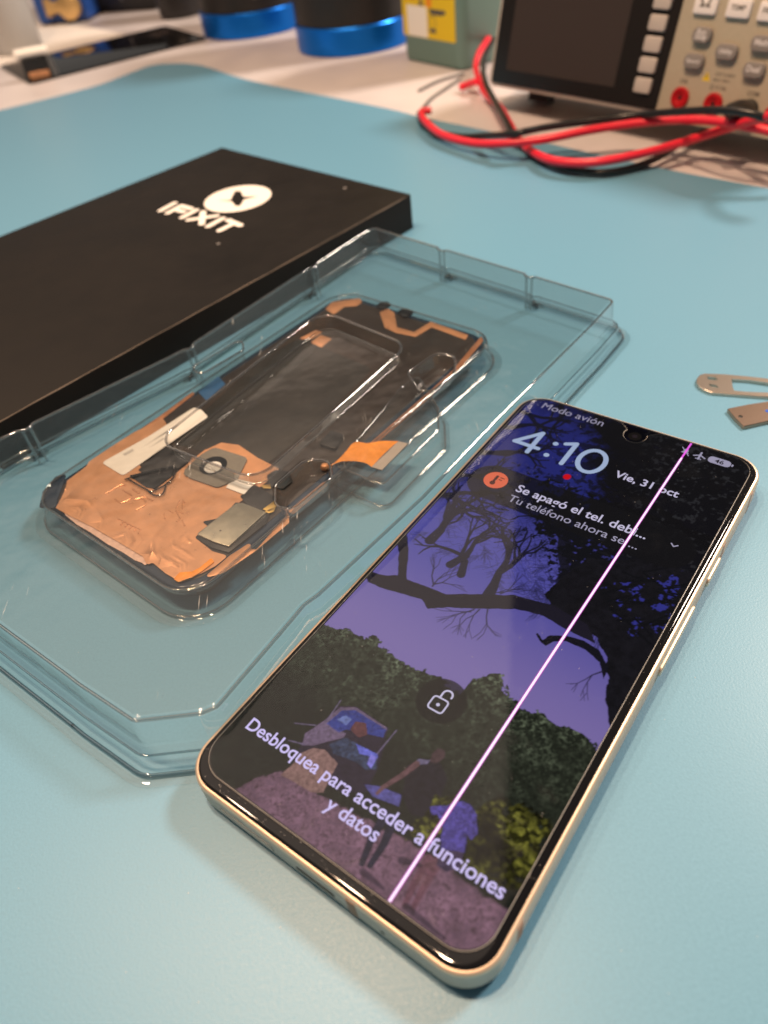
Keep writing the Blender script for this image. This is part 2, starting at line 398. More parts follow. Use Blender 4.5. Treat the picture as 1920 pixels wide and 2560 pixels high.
for x0, x1 in ((44.1, 46.2),):
    put('antenna_band', G().box(x0, -.05, 1.1, x1, .4, 7.9, .1), M['antenna'], phone)
put('antenna_band', G().box(71.6, 12.6, 1.1, 72.05, 14.6, 7.9, .1), M['antenna'], phone)
put('antenna_band', G().box(71.6, 117, 1.1, 72.05, 119, 7.9, .1), M['antenna'], phone)
put('antenna_band', G().box(71.6, 139.0, 1.1, 72.05, 140.6, 7.9, .1), M['antenna'], phone)
def slot(x0, x1, z0, z1):                                           # rounded slot on the bottom edge
    return G().prism(rrect(x0, z0, x1, z1, (z1-z0)*.48, 5), 0, .08).xf(lambda a, b, c: (a, .0-c, b))
put('speaker_slot', slot(31.5, 41.0, 3.2, 4.6), M['slot'], phone)
put('sim_tray', slot(11.0, 25.5, 2.6, 4.9), M['frame'], phone)
put('sim_tray_gap', slot(10.8, 25.7, 2.45, 5.05).xf(lambda x, y, z: (x, y*.4, z)), M['slot'], phone)
put('microphone_hole', G().prism(circle(52, 3.9, .5, 12), 0, .05).xf(lambda a, b, c: (a, -c, b)), M['slot'], phone)
def side_button(y0, y1):
    return G().prism(rrect(y0, 3.3, y1, 5.9, 1.25, 5), 0, .55, .25).xf(lambda a, b, c: (PW+c, a, b))
put('volume_button', side_button(76, 98), M['frame_rim'], phone)
put('power_button', side_button(106, 116), M['frame_rim'], phone)

# the picture on the display: one fine grid, painted per vertex
SX0, SX1, SY0, SY1 = 2.4, 69.3, 3.7, 150.8
PX = 5.6; NW, NH = int((SX1-SX0)*PX)+1, int((SY1-SY0)*PX)+1
SS = 2; W2, H2 = NW*SS, NH*SS
gx = SX0+(np.arange(W2)+.5)/W2*(SX1-SX0); gy = SY0+(np.arange(H2)+.5)/H2*(SY1-SY0)
GX, GY = np.meshgrid(gx, gy)
img = np.zeros((H2, W2, 3))
def vnoise(cell, seed):
    r_ = np.random.default_rng(seed); nx, ny = int((SX1-SX0)/cell)+3, int((SY1-SY0)/cell)+3
    a = r_.random((ny, nx)); fx = (GX-SX0)/cell; fy = (GY-SY0)/cell
    ix, iy = fx.astype(int), fy.astype(int); tx, ty = fx-ix, fy-iy; tx = tx*tx*(3-2*tx); ty = ty*ty*(3-2*ty)
    return (a[iy, ix]*(1-tx)+a[iy, ix+1]*tx)*(1-ty)+(a[iy+1, ix]*(1-tx)+a[iy+1, ix+1]*tx)*ty
def fbm(cell, seed, o=4):
    s, w, t_ = 0, 1, 0
    for k in range(o): s = s+w*vnoise(cell/2**k, seed+k); t_ += w; w *= .55
    return s/t_
def paint(mask, col): img[:] = img*(1-mask[..., None])+np.array(col)*mask[..., None] if not isinstance(col, np.ndarray) or col.ndim == 1 else img*(1-mask[..., None])+col*mask[..., None]
def sst(v, a, b): t_ = np.clip((v-a)/(b-a), 0, 1); return t_*t_*(3-2*t_)
def pmask(poly, amp=0.0, nz=None):
    p = np.array(poly); x, y = GX, GY
    if amp: x = GX+(nz[0]-.5)*amp; y = GY+(nz[1]-.5)*amp
    ins = np.zeros(GX.shape, bool)
    x0, y0 = p.min(0)-amp-1; x1, y1 = p.max(0)+amp+1
    i0, i1 = np.searchsorted(gy, [y0, y1]); j0, j1 = np.searchsorted(gx, [x0, x1])
    sx, sy = x[i0:i1, j0:j1], y[i0:i1, j0:j1]; a = np.zeros(sx.shape, bool)
    for k in range(len(p)):
        xa, ya = p[k-1]; xb, yb = p[k]
        if ya == yb: continue
        a ^= ((ya > sy) != (yb > sy)) & (sx < (xb-xa)*(sy-ya)/(yb-ya)+xa)
    ins[i0:i1, j0:j1] = a; return ins.astype(float)
def stroke(acc, a, b, r0, r1=None):
    r1 = r0 if r1 is None else r1; a = np.array(a); b = np.array(b); r = max(r0, r1)
    lo = np.minimum(a, b)-r-.3; hi = np.maximum(a, b)+r+.3
    i0, i1 = np.searchsorted(gy, [lo[1], hi[1]]); j0, j1 = np.searchsorted(gx, [lo[0], hi[0]])
    if i1 <= i0 or j1 <= j0: return
    x, y = GX[i0:i1, j0:j1], GY[i0:i1, j0:j1]; d = b-a; L2 = max(d@d, 1e-6)
    t_ = np.clip(((x-a[0])*d[0]+(y-a[1])*d[1])/L2, 0, 1)
    ds = np.hypot(x-a[0]-t_*d[0], y-a[1]-t_*d[1])-(r0+(r1-r0)*t_)
    sub = acc[i0:i1, j0:j1]; np.maximum(sub, np.clip(.5-ds/.16, 0, 1), out=sub)
def PP(l): return [ph(u, v) for u, v in l]
def c2p(l): return PP([(880+x/1.885, 1360+y/1.885) for x, y in l])   # from enlarged views of the photo
def c3p(l): return PP([(460+x/1.975, 1560+y/1.975) for x, y in l])
def c4p(l): return PP([(460+x/1.765, 1960+y/1.765) for x, y in l])
nA, nB, nC = fbm(3.2, 1), fbm(3.2, 21), fbm(1.1, 41, 3); nD = fbm(9, 61); nF = fbm(.6, 81, 2)
# evening sky
t_ = np.clip((GY-30)/110, 0, 1)[..., None]
sky = (1-t_)*np.array(lin(124, 112, 176))+t_*np.array(lin(40, 42, 150))
t2 = sst(GY, 48, 84)[..., None]
sky = np.where(GY[..., None] < 90, (1-t2)*np.array(lin(112, 98, 152))+t2*np.array(lin(70, 68, 142)), (1-sst(GY, 84, 112)[..., None])*np.array(lin(70, 68, 142))+sst(GY, 84, 112)[..., None]*np.array(lin(30, 34, 100)))
img[:] = sky
# branches and needles of the big tree
acc = np.zeros(GX.shape); rr = random.Random(5)
def grow(x, y, a, r, n):
    if n == 0 or r < .07: return
    l = rr.uniform(2.2, 4.5)*(.6+r*.5); bx, by = x+math.cos(a)*l, y+math.sin(a)*l
    stroke(acc, (x, y), (bx, by), r, r*.82)
    for k in range(rr.choice((1, 2, 2))): grow(bx, by, a+rr.uniform(-.75, .75), r*rr.uniform(.62, .85), n-1)
for x, y, a, r, n in ((1, 118, .5, 1.3, 7), (1, 106, .7, 1.2, 7), (1, 97, .5, 1.2, 7), (9, 81.5, 1.5, 1.5, 7), (18, 77, 1.2, 1.2, 7), (31, 73.5, 1.7, 1.5, 8), (22, 75.5, 1.9, 1.1, 7), (46, 84, 2.0, 1.6, 7), (58, 104, 2.4, 1.5, 7), (60, 118, 2.6, 1.5, 7), (1, 132, .4, 1.2, 7), (1, 142, -.1, 1.0, 6), (56, 130, 2.9, 1.4, 7), (40, 96, 2.0, 1.5, 7), (34, 100, 1.4, 1.3, 7), (24, 150, -1.2, 1.1, 7), (12, 150, -1.0, 1.0, 7)): grow(x, y, a, r, n)
paint(acc*.96, lin(17, 16, 26))
acc = np.zeros(GX.shape)
for k in range(1500):
    x = rr.uniform(6, 62); y = rr.uniform(77, 112)
    if y < 78+abs(x-40)*.1: continue
    if rr.random() > .25+.75*(x/55): continue
    a = rr.choice((-.6, -.9, -2.2, -2.6))+rr.uniform(-.35, .35); l = rr.uniform(1.5, 4)
    stroke(acc, (x, y), (x+math.cos(a)*l, y+math.sin(a)*l), .055)
paint(acc*.72, lin(20, 18, 30))
crown = sst(nA*.55+nC*.45+.012*(GX-38)+.012*np.clip(GY-92, -20, 14)-.0*GY, .50, .60)*sst(GY+.25*GX, 90, 98)
crown = crown*np.where(GY > 118, .8, 1.0); paint(crown, lin(10, 10, 16))
acc = np.zeros(GX.shape)
for k in range(95):                                                 # drooping tufts of needles
    x = rr.uniform(4, 66); y = rr.uniform(76, 112)
    if rr.random() > .2+.8*(x/52) or y < 80-.10*x+abs(x-42)*.05: continue
    a0 = rr.choice((-.5, -.9, -2.3, -2.7, .4))
    for j in range(26):
        t_ = rr.random()*4; ox, oy = x+math.cos(a0)*t_, y+math.sin(a0)*t_
        a = a0+rr.choice((-1, 1))*rr.uniform(.2, .8); l = rr.uniform(1.2, 3.2)
        stroke(acc, (ox, oy), (ox+math.cos(a)*l, oy+math.sin(a)*l), .05)
paint(acc*.8, lin(15, 14, 22))
topdark = sst(GY+.35*(GX-30)+6*(nD-.5), 128, 150); paint(topdark*.8*sst(nA, .25, .45), lin(12, 11, 16)); td2 = sst(GX+.55*(GY-118)+9*(nD-.5)+4*(nC-.5), 34, 44)*sst(GY, 104, 118); paint(td2*.96, lin(9, 8, 11))
leafy = sst(nC, .60, .72)*sst(GX+.2*(GY-110), 42, 56)*sst(GY, 86, 96); paint(leafy*.30, lin(58, 58, 62))
# right trunk
tr = c2p([(1080, 395), (1150, 440), (1185, 520), (1210, 620), (1198, 740), (1212, 880), (1190, 1000)])
trunk = [(70.5, tr[-1][1]-6), (70.5, 104)]+[(60, 104), (46, 96)]+c2p([(900, 240), (960, 330)])+tr
paint(pmask(trunk, 2.2, (nA, nB)), np.array([.0022, .002, .003])*(.6+1.6*nC[..., None])*1.6)
gaps = sst(nA*.5+nC*.5, .56, .62)*pmask(c2p([(1180, 190), (1560, 130), (1500, 380), (1340, 460), (1230, 350)]), 3, (nB, nA)); paint(gaps*.8, lin(46, 48, 132))
acc = np.zeros(GX.shape)
for k in range(26):
    a_ = c2p([(rr.uniform(1180, 1560), rr.uniform(130, 440))])[0]; an = rr.uniform(-.5, 1.2)
    stroke(acc, a_, (a_[0]+6*math.cos(an), a_[1]+6*math.sin(an)), .35, .2)
paint(acc, lin(9, 9, 14))
# limb from left to trunk, with its upright fork and the hooked low branch
limb = c2p([(82, 128), (120, 142), (160, 152), (205, 148), (262, 165), (300, 182), (380, 212), (450, 237), (560, 236), (770, 240), (950, 290), (1110, 380), (1150, 470), (1040, 420), (900, 340), (770, 305), (620, 306), (450, 300), (358, 306), (345, 285), (330, 262), (205, 225), (130, 205), (75, 182), (68, 155)])
paint(pmask(limb, .7, (nC, nA)), lin(24, 21, 32))
paint(pmask(c2p([(205, -40), (262, -40), (268, 30), (258, 165), (215, 160), (222, 40)]), .7, (nC, nA)), lin(24, 21, 32))
paint(pmask(c2p([(1185, 640), (1165, 560), (1100, 500), (1010, 458), (950, 458), (912, 480), (890, 462), (868, 424), (876, 420), (898, 452), (935, 430), (1010, 432), (1090, 455), (1160, 500), (1205, 580)]), .5, (nC, nA)), lin(14, 13, 22))
acc = np.zeros(GX.shape)
def twig(x, y, a, r, n):
    if n == 0: return
    l = rr.uniform(1.6, 2.8); bx, by = x+math.cos(a)*l, y+math.sin(a)*l; stroke(acc, (x, y), (bx, by), r, r*.7)
    for k in range(2): twig(bx, by, a+rr.uniform(-.6, .6), r*.72, n-1)
for u, v, a in ((575, 310, -2.2), (600, 310, -1.7), (640, 310, -1.2), (560, 320, -2.6), (1180, 600, -2.2)):
    x, y = c2p([(u, v)])[0]; twig(x, y, a, .2, 4)
for u, v, a in ((380, 200, 1.6), (385, 190, 2.3), (390, 190, .8), (640, 225, .4), (700, 235, 1.0)):
    x, y = c2p([(u, v)])[0]; twig(x, y, a, .22, 4)
paint(acc*.9, lin(26, 23, 36))
# far bushes along the horizon
sk = sorted(PP([(880, 1577), (930, 1590), (960, 1612), (1002, 1657), (1040, 1672), (1092, 1690), (1150, 1735), (1180, 1700), (1219, 1688), (1251, 1694), (1283, 1752), (1331, 1779), (1389, 1811), (1463, 1843), (1500, 1872), (1530, 1900), (800, 1560), (1600, 1900)]))
sx_ = np.array([a for a, b in sk]); sy_ = np.array([b for a, b in sk])
top = np.interp(GX, sx_, sy_)+2.6*(nC-.5)+3.0*(nA-.5)
bush = sst(top-GY, -.12, .12)
nG = fbm(.9, 131, 3); nH = fbm(.42, 151, 2)
tone = .26+4.6*np.clip(nG*.6+nH*.4-.44, 0, 1)*np.clip(nA*2.4-.5, .1, 1.4)*(.10+1.1*np.exp(-np.clip(top-GY, 0, 40)/9))
paint(bush, np.array(lin(62, 68, 54))[None, None]*tone[..., None])
lowd = sst(34+5*(nD-.5)-GY, 0, 9); paint(lowd*.55, lin(16, 14, 16))
# ground
gl_ = sorted(PP([(560, 1990), (640, 1945), (703, 1928), (800, 1985), (900, 2040), (1010, 2095), (1120, 2170), (1200, 2230), (1290, 2290)]))
gtop = np.interp(GX, [a for a, b in gl_], [b for a, b in gl_])+1.2*(nC-.5)
gm = sst(gtop-GY, -.3, .5)
gcol = np.array(lin(110, 80, 96))[None, None]*(.18+1.5*(.35*nF+.35*nC+.3*nH))[..., None]
gcol = gcol*np.clip(.35+.65*sst(GX+.6*(nA-.5)*10, 5, 20), 0, 1)[..., None]
paint(gm, gcol)
st = sst(nH*.4+nF*.3+nB*.3, .54, .62)*gm; paint(st*.6, lin(40, 30, 42))
# parked car with an open cabin
paint(pmask(c3p([(560, 640), (600, 545), (700, 470), (768, 405), (850, 405), (1010, 515), (985, 620), (965, 700), (900, 830), (780, 830), (640, 760)]), .4, (nC, nA)), lin(33, 26, 40))
paint(pmask(c3p([(585, 600), (600, 540), (690, 480), (775, 412), (850, 410), (1005, 515), (998, 530), (850, 430), (785, 430), (715, 492), (800, 540), (790, 560), (640, 600)]), .3, (nC, nA)), lin(92, 76, 98))
paint(pmask(c3p([(705, 492), (785, 425), (850, 425), (1000, 522), (985, 560), (800, 520), (770, 535)]), .3, (nC, nA))*.9, lin(42, 52, 118))
paint(pmask(c3p([(760, 470), (800, 450), (830, 470), (800, 500)]), .3, (nC, nA)), lin(88, 100, 150))
paint(pmask(c3p([(820, 520), (850, 480), (900, 490), (912, 545), (870, 560)]), .6, (nC, nA)), lin(84, 48, 52))
paint(pmask(c3p([(575, 640), (640, 612), (700, 620), (760, 690), (735, 740), (690, 830), (630, 830), (480, 745), (540, 690)]), .3, (nC, nA)), np.array(lin(122, 92, 88))[None, None]*(.75+.4*nC[..., None]))
paint(pmask(c3p([(720, 590), (800, 560), (880, 600), (960, 650), (955, 715), (900, 720), (850, 680), (740, 640)]), .4, (nC, nA)), np.array(lin(40, 48, 70))[None, None]*(.5+1.2*nF[..., None]))
paint(pmask(c3p([(850, 590), (955, 640), (960, 660), (870, 640)]), .3, (nC, nA)), lin(88, 92, 180))
paint(pmask(c3p([(905, 690), (925, 640), (955, 660), (925, 715)]), .3, (nC, nA)), lin(110, 104, 184))
for a_, b_ in (((700, 490), (775, 378)), ((550, 490), (650, 500)), ((520, 575), (600, 595)), ((955, 640), (1050, 525))):
    acc = np.zeros(GX.shape); q = c3p([a_, b_]); stroke(acc, q[0], q[1], .12); paint(acc, lin(96, 84, 110))
paint(pmask(c3p([(890, 790), (960, 800), (1075, 845), (1060, 900), (930, 850)]), .3, (nC, nA)), lin(74, 70, 128))
# two people
dk = lin(26, 22, 30)
paint(pmask(c3p([(1100, 700), (1180, 665), (1260, 680), (1300, 760), (1270, 850), (1230, 960), (1120, 940), (1080, 850)]), .5, (nC, nA)), dk)
paint(pmask(c3p([(1215, 680), (1225, 640), (1255, 612), (1290, 625), (1285, 660), (1245, 690)]), .3, (nC, nA)), lin(62, 44, 48))
paint(pmask(c3p([(1135, 690), (1160, 665), (1215, 672), (1200, 690), (1160, 695)]), .3, (nC, nA)), lin(92, 84, 110))
acc = np.zeros(GX.shape); q = c3p([(1150, 690), (1080, 745), (985, 805), (955, 835)])
for k in range(3): stroke(acc, q[k], q[k+1], .65-.1*k, .55-.1*k)
paint(acc, lin(88, 60, 64))
for l in ([(1000, 940), (930, 1050), (880, 1180)], [(1040, 960), (990, 1080), (920, 1190)]):
    acc = np.zeros(GX.shape); q = c3p(l)
    for k in range(2): stroke(acc, q[k], q[k+1], .95-.2*k, .8-.2*k)
    paint(acc, lin(30, 28, 44))
def leaves(poly, seed, amp=3.0, bright=1.0):
    n1 = fbm(2.0, seed, 3); n2 = fbm(.8, seed+9, 3); mk = pmask(poly, amp, (n1, n2))*sst(n2*.5+n1*.5, .30, .36)
    n3 = fbm(6, seed+5, 2); cl = np.array(lin(104, 102, 40))[None, None]*(np.clip((n2-.36)*3.2, .10, 1.6)*np.clip(n1*1.5, .3, 1.2)*np.clip((n3-.3)*3.0, .12, 1.3))[..., None]*bright; paint(mk, cl)
leaves(c4p([(985, 240), (1000, 180), (1060, 130), (1110, 60), (1190, 40), (1210, 110), (1160, 200), (1090, 250)]), 301, 3, 1.1)
leaves(c4p([(1290, 110), (1380, 60), (1500, 90), (1600, 150), (1630, 230), (1560, 260), (1560, 420), (1420, 470), (1290, 400), (1200, 340), (1230, 240)]), 331, 3.5, .9)
paint(pmask(c4p([(1088, 104), (1150, 92), (1185, 80), (1228, 74), (1265, 92), (1298, 135), (1294, 215), (1268, 246), (1250, 215), (1238, 300), (1160, 318), (1135, 280), (1140, 190), (1118, 130), (1095, 135)]), .9, (nC, nA)), np.array(lin(66, 56, 126))[None, None]*(.35+1.2*(.5*nC+.5*nH)[..., None]))
for l in ([(1080, 330), (1010, 450), (975, 530)], [(1120, 340), (1060, 450), (1010, 545)]):
    acc = np.zeros(GX.shape); q = c4p(l)
    for k in range(2): stroke(acc, q[k], q[k+1], .9-.2*k, .7-.2*k)
    paint(acc, lin(92, 58, 70))
paint(pmask(c4p([(1135, 285), (1235, 298), (1222, 372), (1165, 385), (1110, 360)]), .8, (nC, nA)), lin(52, 40, 66))
for l in ([(790, 385), (880, 460)], [(980, 540), (1150, 680)], [(960, 335), (1050, 360)]):
    acc = np.zeros(GX.shape); q = c4p(l); stroke(acc, q[0], q[1], .7, .25); paint(acc*.7, lin(26, 20, 36))
grain = np.where(GY < np.maximum(top, gtop), .25+1.5*np.clip(.45*nF+.55*nH, .1, .95), 1.0); img *= grain[..., None]
# dim plates behind the notification and the padlock
def plate(x0, y0, x1, y1, r):
    qx = np.maximum(np.abs(GX-(x0+x1)/2)-(x1-x0)/2+r, 0); qy = np.maximum(np.abs(GY-(y0+y1)/2)-(y1-y0)/2+r, 0)
    return np.clip(.5-(np.hypot(qx, qy)-r)/.2, 0, 1)
paint(plate(4.5, 102.2, 67.5, 116.2, 7)*.90, lin(13, 12, 15))
paint(plate(31.6, 37.4, 42.7, 48.4, 5.5)*.88, lin(16, 14, 15))
rd = plate(27.2, 119.9, 29.2, 122.2, 1.0); paint(rd, lin(190, 8, 20))
img *= plate(SX0, SY0, SX1, SY1, 6.8)[..., None]
small = img.reshape(NH, SS, NW, SS, 3).mean((1, 3))
vx, vy = np.meshgrid(np.linspace(SX0, SX1, NW), np.linspace(SY0, SY1, NH))
me = bpy.data.meshes.new('display'); nv = NW*NH
me.vertices.add(nv); me.vertices.foreach_set('co', (np.stack([vx, vy, np.full_like(vx, 8.96)], -1)*MM).astype(np.float32).ravel())
ii = (np.arange(NH-1)[:, None]*NW+np.arange(NW-1)[None]).ravel(); 
fx_, fy_ = vx.ravel()[ii]+.5/PX, vy.ravel()[ii]+.5/PX               # keep only what lies inside the rounded outline
q_ = np.hypot(np.maximum(np.abs(fx_-(SX0+SX1)/2)-(SX1-SX0)/2+6.8, 0), np.maximum(np.abs(fy_-(SY0+SY1)/2)-(SY1-SY0)/2+6.8, 0)) < 6.9
ii = ii[q_]; quads = np.stack([ii, ii+1, ii+NW+1, ii+NW], 1).astype(np.int32)
me.loops.add(quads.size); me.loops.foreach_set('vertex_index', quads.ravel())
me.polygons.add(len(quads)); me.polygons.foreach_set('loop_start', np.arange(0, quads.size, 4, dtype=np.int32))
me.update(calc_edges=True)
ca = me.color_attributes.new('picture', 'FLOAT_COLOR', 'POINT'); ca.data.foreach_set('color', np.concatenate([small.reshape(-1, 3), np.ones((nv, 1))], 1).astype(np.float32).ravel())
dm_ = bpy.data.materials.new('lit_display'); dm_.use_nodes = True; t = dm_.node_tree; t.nodes.clear()
at_ = N(t, 'ShaderNodeVertexColor', layer_name='picture'); em = N(t, 'ShaderNodeEmission'); t.links.new(at_.outputs[0], em.inputs[0]); em.inputs[1].default_value = 1.0
oo = N(t, 'ShaderNodeOutputMaterial'); t.links.new(em.outputs[0], oo.inputs[0]); me.materials.append(dm_)
disp = bpy.data.objects.new('display', me); scene.collection.objects.link(disp); disp.parent = phone
ZT = 9.0
lav = glow('lit_text', lin(186, 180, 206)); lav2 = glow('lit_text_dim', lin(150, 145, 168)); pale = glow('lit_clock', lin(150, 166, 196)); low_text = glow('lit_text_low', lin(196, 184, 232))
put('mode_text', text_g('Modo avión', 7.2, 146.4, 19.8, ZT, 0), lav2, phone, flat=True)
def capsule(g, a, b, r, z, n=8):
    a = np.array(a); b = np.array(b); an = math.atan2(*(b-a)[::-1]); p = []
    for k in range(n+1): q = an+math.pi/2+math.pi*k/n; p.append((a[0]+r*math.cos(q), a[1]+r*math.sin(q), z))
    for k in range(n+1): q = an-math.pi/2+math.pi*k/n; p.append((b[0]+r*math.cos(q), b[1]+r*math.sin(q), z))
    g.add(p, [tuple(range(len(p)))]); return g
def poly_stroke(g, pl, r, z):
    for i in range(len(pl)-1): capsule(g, pl[i], pl[i+1], r, z+i*.0015)
    return g
cg = G()
poly_stroke(cg, [(13.6, 125.4), (13.6, 135.3), (8.0, 128.2), (15.6, 128.2)], .70, ZT)
cg.prism(circle(19.0, 132.6, .85, 14), ZT, ZT+.001); cg.prism(circle(19.0, 126.8, .85, 14), ZT, ZT+.001)
poly_stroke(cg, [(21.6, 133.9), (24.3, 135.4), (24.3, 125.4)], .70, ZT)
poly_stroke(cg, [(31.2+3.6*math.sin(a), 130.4+5.0*math.cos(a)) for a in np.linspace(0, 2*math.pi, 33)], .70, ZT)
put('clock_text', cg, pale, phone, flat=True)
put('date_text', text_g('Vie, 31 oct', 38.9, 127.4, 17.6, ZT, .018), lav, phone, flat=True)
put('notification_title', text_g('Se apagó el tel. debi...', 18.6, 109.0, 36.6, ZT, .014), lav, phone, flat=True)
put('notification_text', text_g('Tu teléfono ahora se ...', 18.6, 104.6, 36.2, ZT, .004), lav2, phone, flat=True)
put('unlock_text', text_g('Desbloquea para acceder a funciones', 36.4, 14.9, 62.2, ZT, .014, align='C'), low_text, phone, flat=True)
put('unlock_text', text_g('y datos', 36.9, 10.6, 12.3, ZT, .014, align='C'), low_text, phone, flat=True)
ic = put('notification_icon', G().prism(circle(11.9, 110.3, 3.4, 40), ZT, ZT+.01), glow('lit_orange', lin(206, 92, 62)), phone, flat=True)
tg = poly_stroke(G(), [(11.6, 109.2), (11.6, 111.9)], .42, ZT+.02); tg.prism(circle(11.6, 108.9, .8, 16), ZT+.02, ZT+.025)
for k, y in enumerate((111.8, 110.9)): capsule(tg, (12.6, y), (13.7-.3*k, y), .16, ZT+.02)
put('thermometer_symbol', tg, glow('lit_dark_red', lin(70, 26, 20)), ic, flat=True)
lg = G(); q = rrect(35.3, 40.0, 38.9, 43.3, .7, 4)
poly_stroke(lg, q+[q[0]], .19, ZT); poly_stroke(lg, [(36.5, 43.3)]+[(37.6+1.1*math.cos(a), 44.7+1.05*math.sin(a)) for a in np.linspace(math.pi, .15, 10)]+[(38.7, 44.4)], .22, ZT)
lg.prism(circle(37.1, 41.6, .42, 14), ZT, ZT+.01); put('padlock_icon', lg, lav, phone, flat=True)
bt = put('battery_icon', G().prism(rrect(58.0, 145.3, 64.0, 148.1, 1.1, 4), ZT, ZT+.01).prism(rrect(64.2, 146.2, 64.7, 147.2, .2, 2), ZT, ZT+.01), lav2, phone, flat=True)
put('battery_text', text_g('46', 61.0, 145.85, height=1.75, z=ZT+.02, bold=.02, align='C'), glow('lit_text_black', lin(30, 26, 34)), bt, flat=True)
ag = poly_stroke(G(), [(55.7, 145.1), (55.7, 148.2)], .26, ZT); poly_stroke(ag, [(54.2, 146.1), (55.7, 147.0), (57.2, 146.1)], .22, ZT+.01); poly_stroke(ag, [(55.0, 145.1), (55.7, 145.5), (56.4, 145.1)], .14, ZT+.02)
put('airplane_icon', ag, lav2, phone, flat=True)
bg_ = G().prism([(50.6, 145.9), (51.1, 146.5), (51.1, 147.4), (51.7, 148.0), (52.4, 147.4), (52.4, 146.5), (52.9, 145.9)], ZT, ZT+.005); capsule(bg_, (50.4, 148.1), (53.0, 145.2), .14, ZT+.01)
put('mute_icon', bg_, lav2, phone, flat=True)
put('expand_icon', poly_stroke(G(), [(61.2, 110.9), (62.0, 110.1), (62.8, 110.9)], .18, ZT+.02), lav2, phone, flat=True)
fl = G(); fl.add([(51.1, 3.75, 9.03), (51.62, 3.75, 9.03), (52.05, 143.5, 9.03), (51.55, 143.5, 9.03)], [(0, 1, 2, 3)])
fault = put('fault_line', fl, glow('lit_pink_white', lin(255, 226, 255), 1.15), phone, flat=True)
fl = G(); fl.add([(51.55, 143.5, 9.03), (52.05, 143.5, 9.03), (52.1, 150.8, 9.03), (51.6, 150.8, 9.03)], [(0, 1, 2, 3)])
put('fault_tip', fl, glow('lit_magenta', lin(236, 100, 232)), fault, flat=True)
fl = G(); fl.add([(50.95, 3.75, 9.015), (51.78, 3.75, 9.015), (52.2, 143, 9.015), (51.4, 143, 9.015)], [(0, 1, 2, 3)])
put('fault_fringe', fl, glow('lit_violet', lin(196, 66, 186), .8), fault, flat=True)
cm = put('front_camera', G().prism(circle(37.1, 146.4, 1.9, 30), 8.97, 9.0), mat('lens_black', (.002, .002, .0025), .3, spec=.1), phone, flat=True)
put('lens', G().prism(circle(37.1, 146.4, .8, 20), 9.0, 9.02), mat('lens_blue', (.008, .007, .012), .2, spec=.2), cm, flat=True)
# glued-on protector: a thin sheet with a dip round the camera
cx, cy, rn = 37.1, 146.6, 3.3
nb = [(cx+rn*math.cos(a), cy+rn*math.sin(a)) for a in np.linspace(R(25), R(-205), 26)]
top_ = [(cx+7.5, 150.7), (cx+5.6, 150.3), (cx+4.2, 149.3)]+nb+[(cx-4.2, 149.3), (cx-5.6, 150.3), (cx-7.5, 150.7)]
po = fillet([(2.2, 3.3), (69.5, 3.3), (69.5, 150.7)]+[(2.2, 150.7)], 6.6, 9)
k_ = max(range(len(po)), key=lambda i: (po[i][1] > 150.6)*(po[i][0])) 
ix = [i for i in range(len(po)) if po[i][1] > 150.65]
i_r = max(ix, key=lambda i: po[i][0]); po = po[:i_r+1]+top_+po[i_r+1:]
pr = put('screen_protector', G().sheet(po, [], 9.38), M['protector'], phone, flat=True)
put('protector_edge', G().loft([loop3(inset(po, -.05), 9.0), loop3(inset(po, -.03), 9.30), loop3(inset(po, .06), 9.385)]), M['protector_edge'], pr)

# dust caught on the protector
dg_ = G()
for k in range(230):
    if rng.random() < .45: x, y = (rng.choice((2.0, 70.2))+rng.normal(0, .45), rng.uniform(4, 149)) if rng.random() < .7 else (rng.uniform(5, 67), 2.3+rng.normal(0, .4))
    else: x, y = rng.uniform(4, 68), rng.uniform(5, 149)
    if not (1.2 < x < 70.8 and 1.6 < y < 151): continue
    r_ = rng.uniform(.03, .085); n_ = 5; a0 = rng.uniform(0, 6)
    dg_.add([(x+r_*rng.uniform(.5, 1.3)*math.cos(a0+2*math.pi*i/n_), y+r_*rng.uniform(.5, 1.3)*math.sin(a0+2*math.pi*i/n_), 9.41) for i in range(n_)], [tuple(range(n_))])
put('dust', dg_, mat('dust_fluff', (.55, .52, .50), .9), phone, flat=True, kind='stuff')

# ------------------------------------------------------------------ black card box sleeve
BH = 16.0
b0, b1 = np.array(at2([(555, 368), (1028, 485)], BH)); bd = (b1-b0)/np.linalg.norm(b1-b0); bn_ = np.array([bd[1], -bd[0]])  # bn_: towards the lower left
if bn_[0] > 0: bn_ = -bn_
fl_ = np.array(at2([(1010, 500), (0, 1060)], BH)); fdir = (fl_[1]-fl_[0])/np.linalg.norm(fl_[1]-fl_[0])
bk = np.array(at2([(0, 590)], BH)[0]); bdir = (bk-b0)/np.linalg.norm(bk-b0)
b3 = b0+bdir*215; b2 = b1+fdir*215
box = root('card_box', 'flat black card box lid with a cream logo printed on its top', 'box', (float(b1[0]), float(b1[1]), 0))
tp = ccw([tuple(b0), tuple(b1), tuple(b2), tuple(b3)])
tp = fillet(tp, .8, 3)
put('lid', G().loft([loop3(tp, 0.02), loop3(tp, BH-.5), loop3(inset(tp, .12), BH-.18), loop3(inset(tp, .45), BH)], True, True), M['black_card'], box, world=True, sharp=60)
def cb(l): return at2([(360+x/4.608, 440+y/4.608) for x, y in l], BH+.02)
ce = np.array(cb([(1080, 258), (725, 290), (1437, 235), (1110, 100), (1050, 415)]))
rad = np.mean([np.linalg.norm(ce[i]-ce[0]) for i in (1, 2, 3, 4)])
star = [tuple(q) for q in cb([(850, 284), (1000, 276), (1016, 235), (1050, 172), (1112, 172), (1136, 220), (1150, 238), (1312, 234), (1150, 272), (1134, 305), (1104, 345), (1052, 345), (1020, 300), (1000, 292)])]
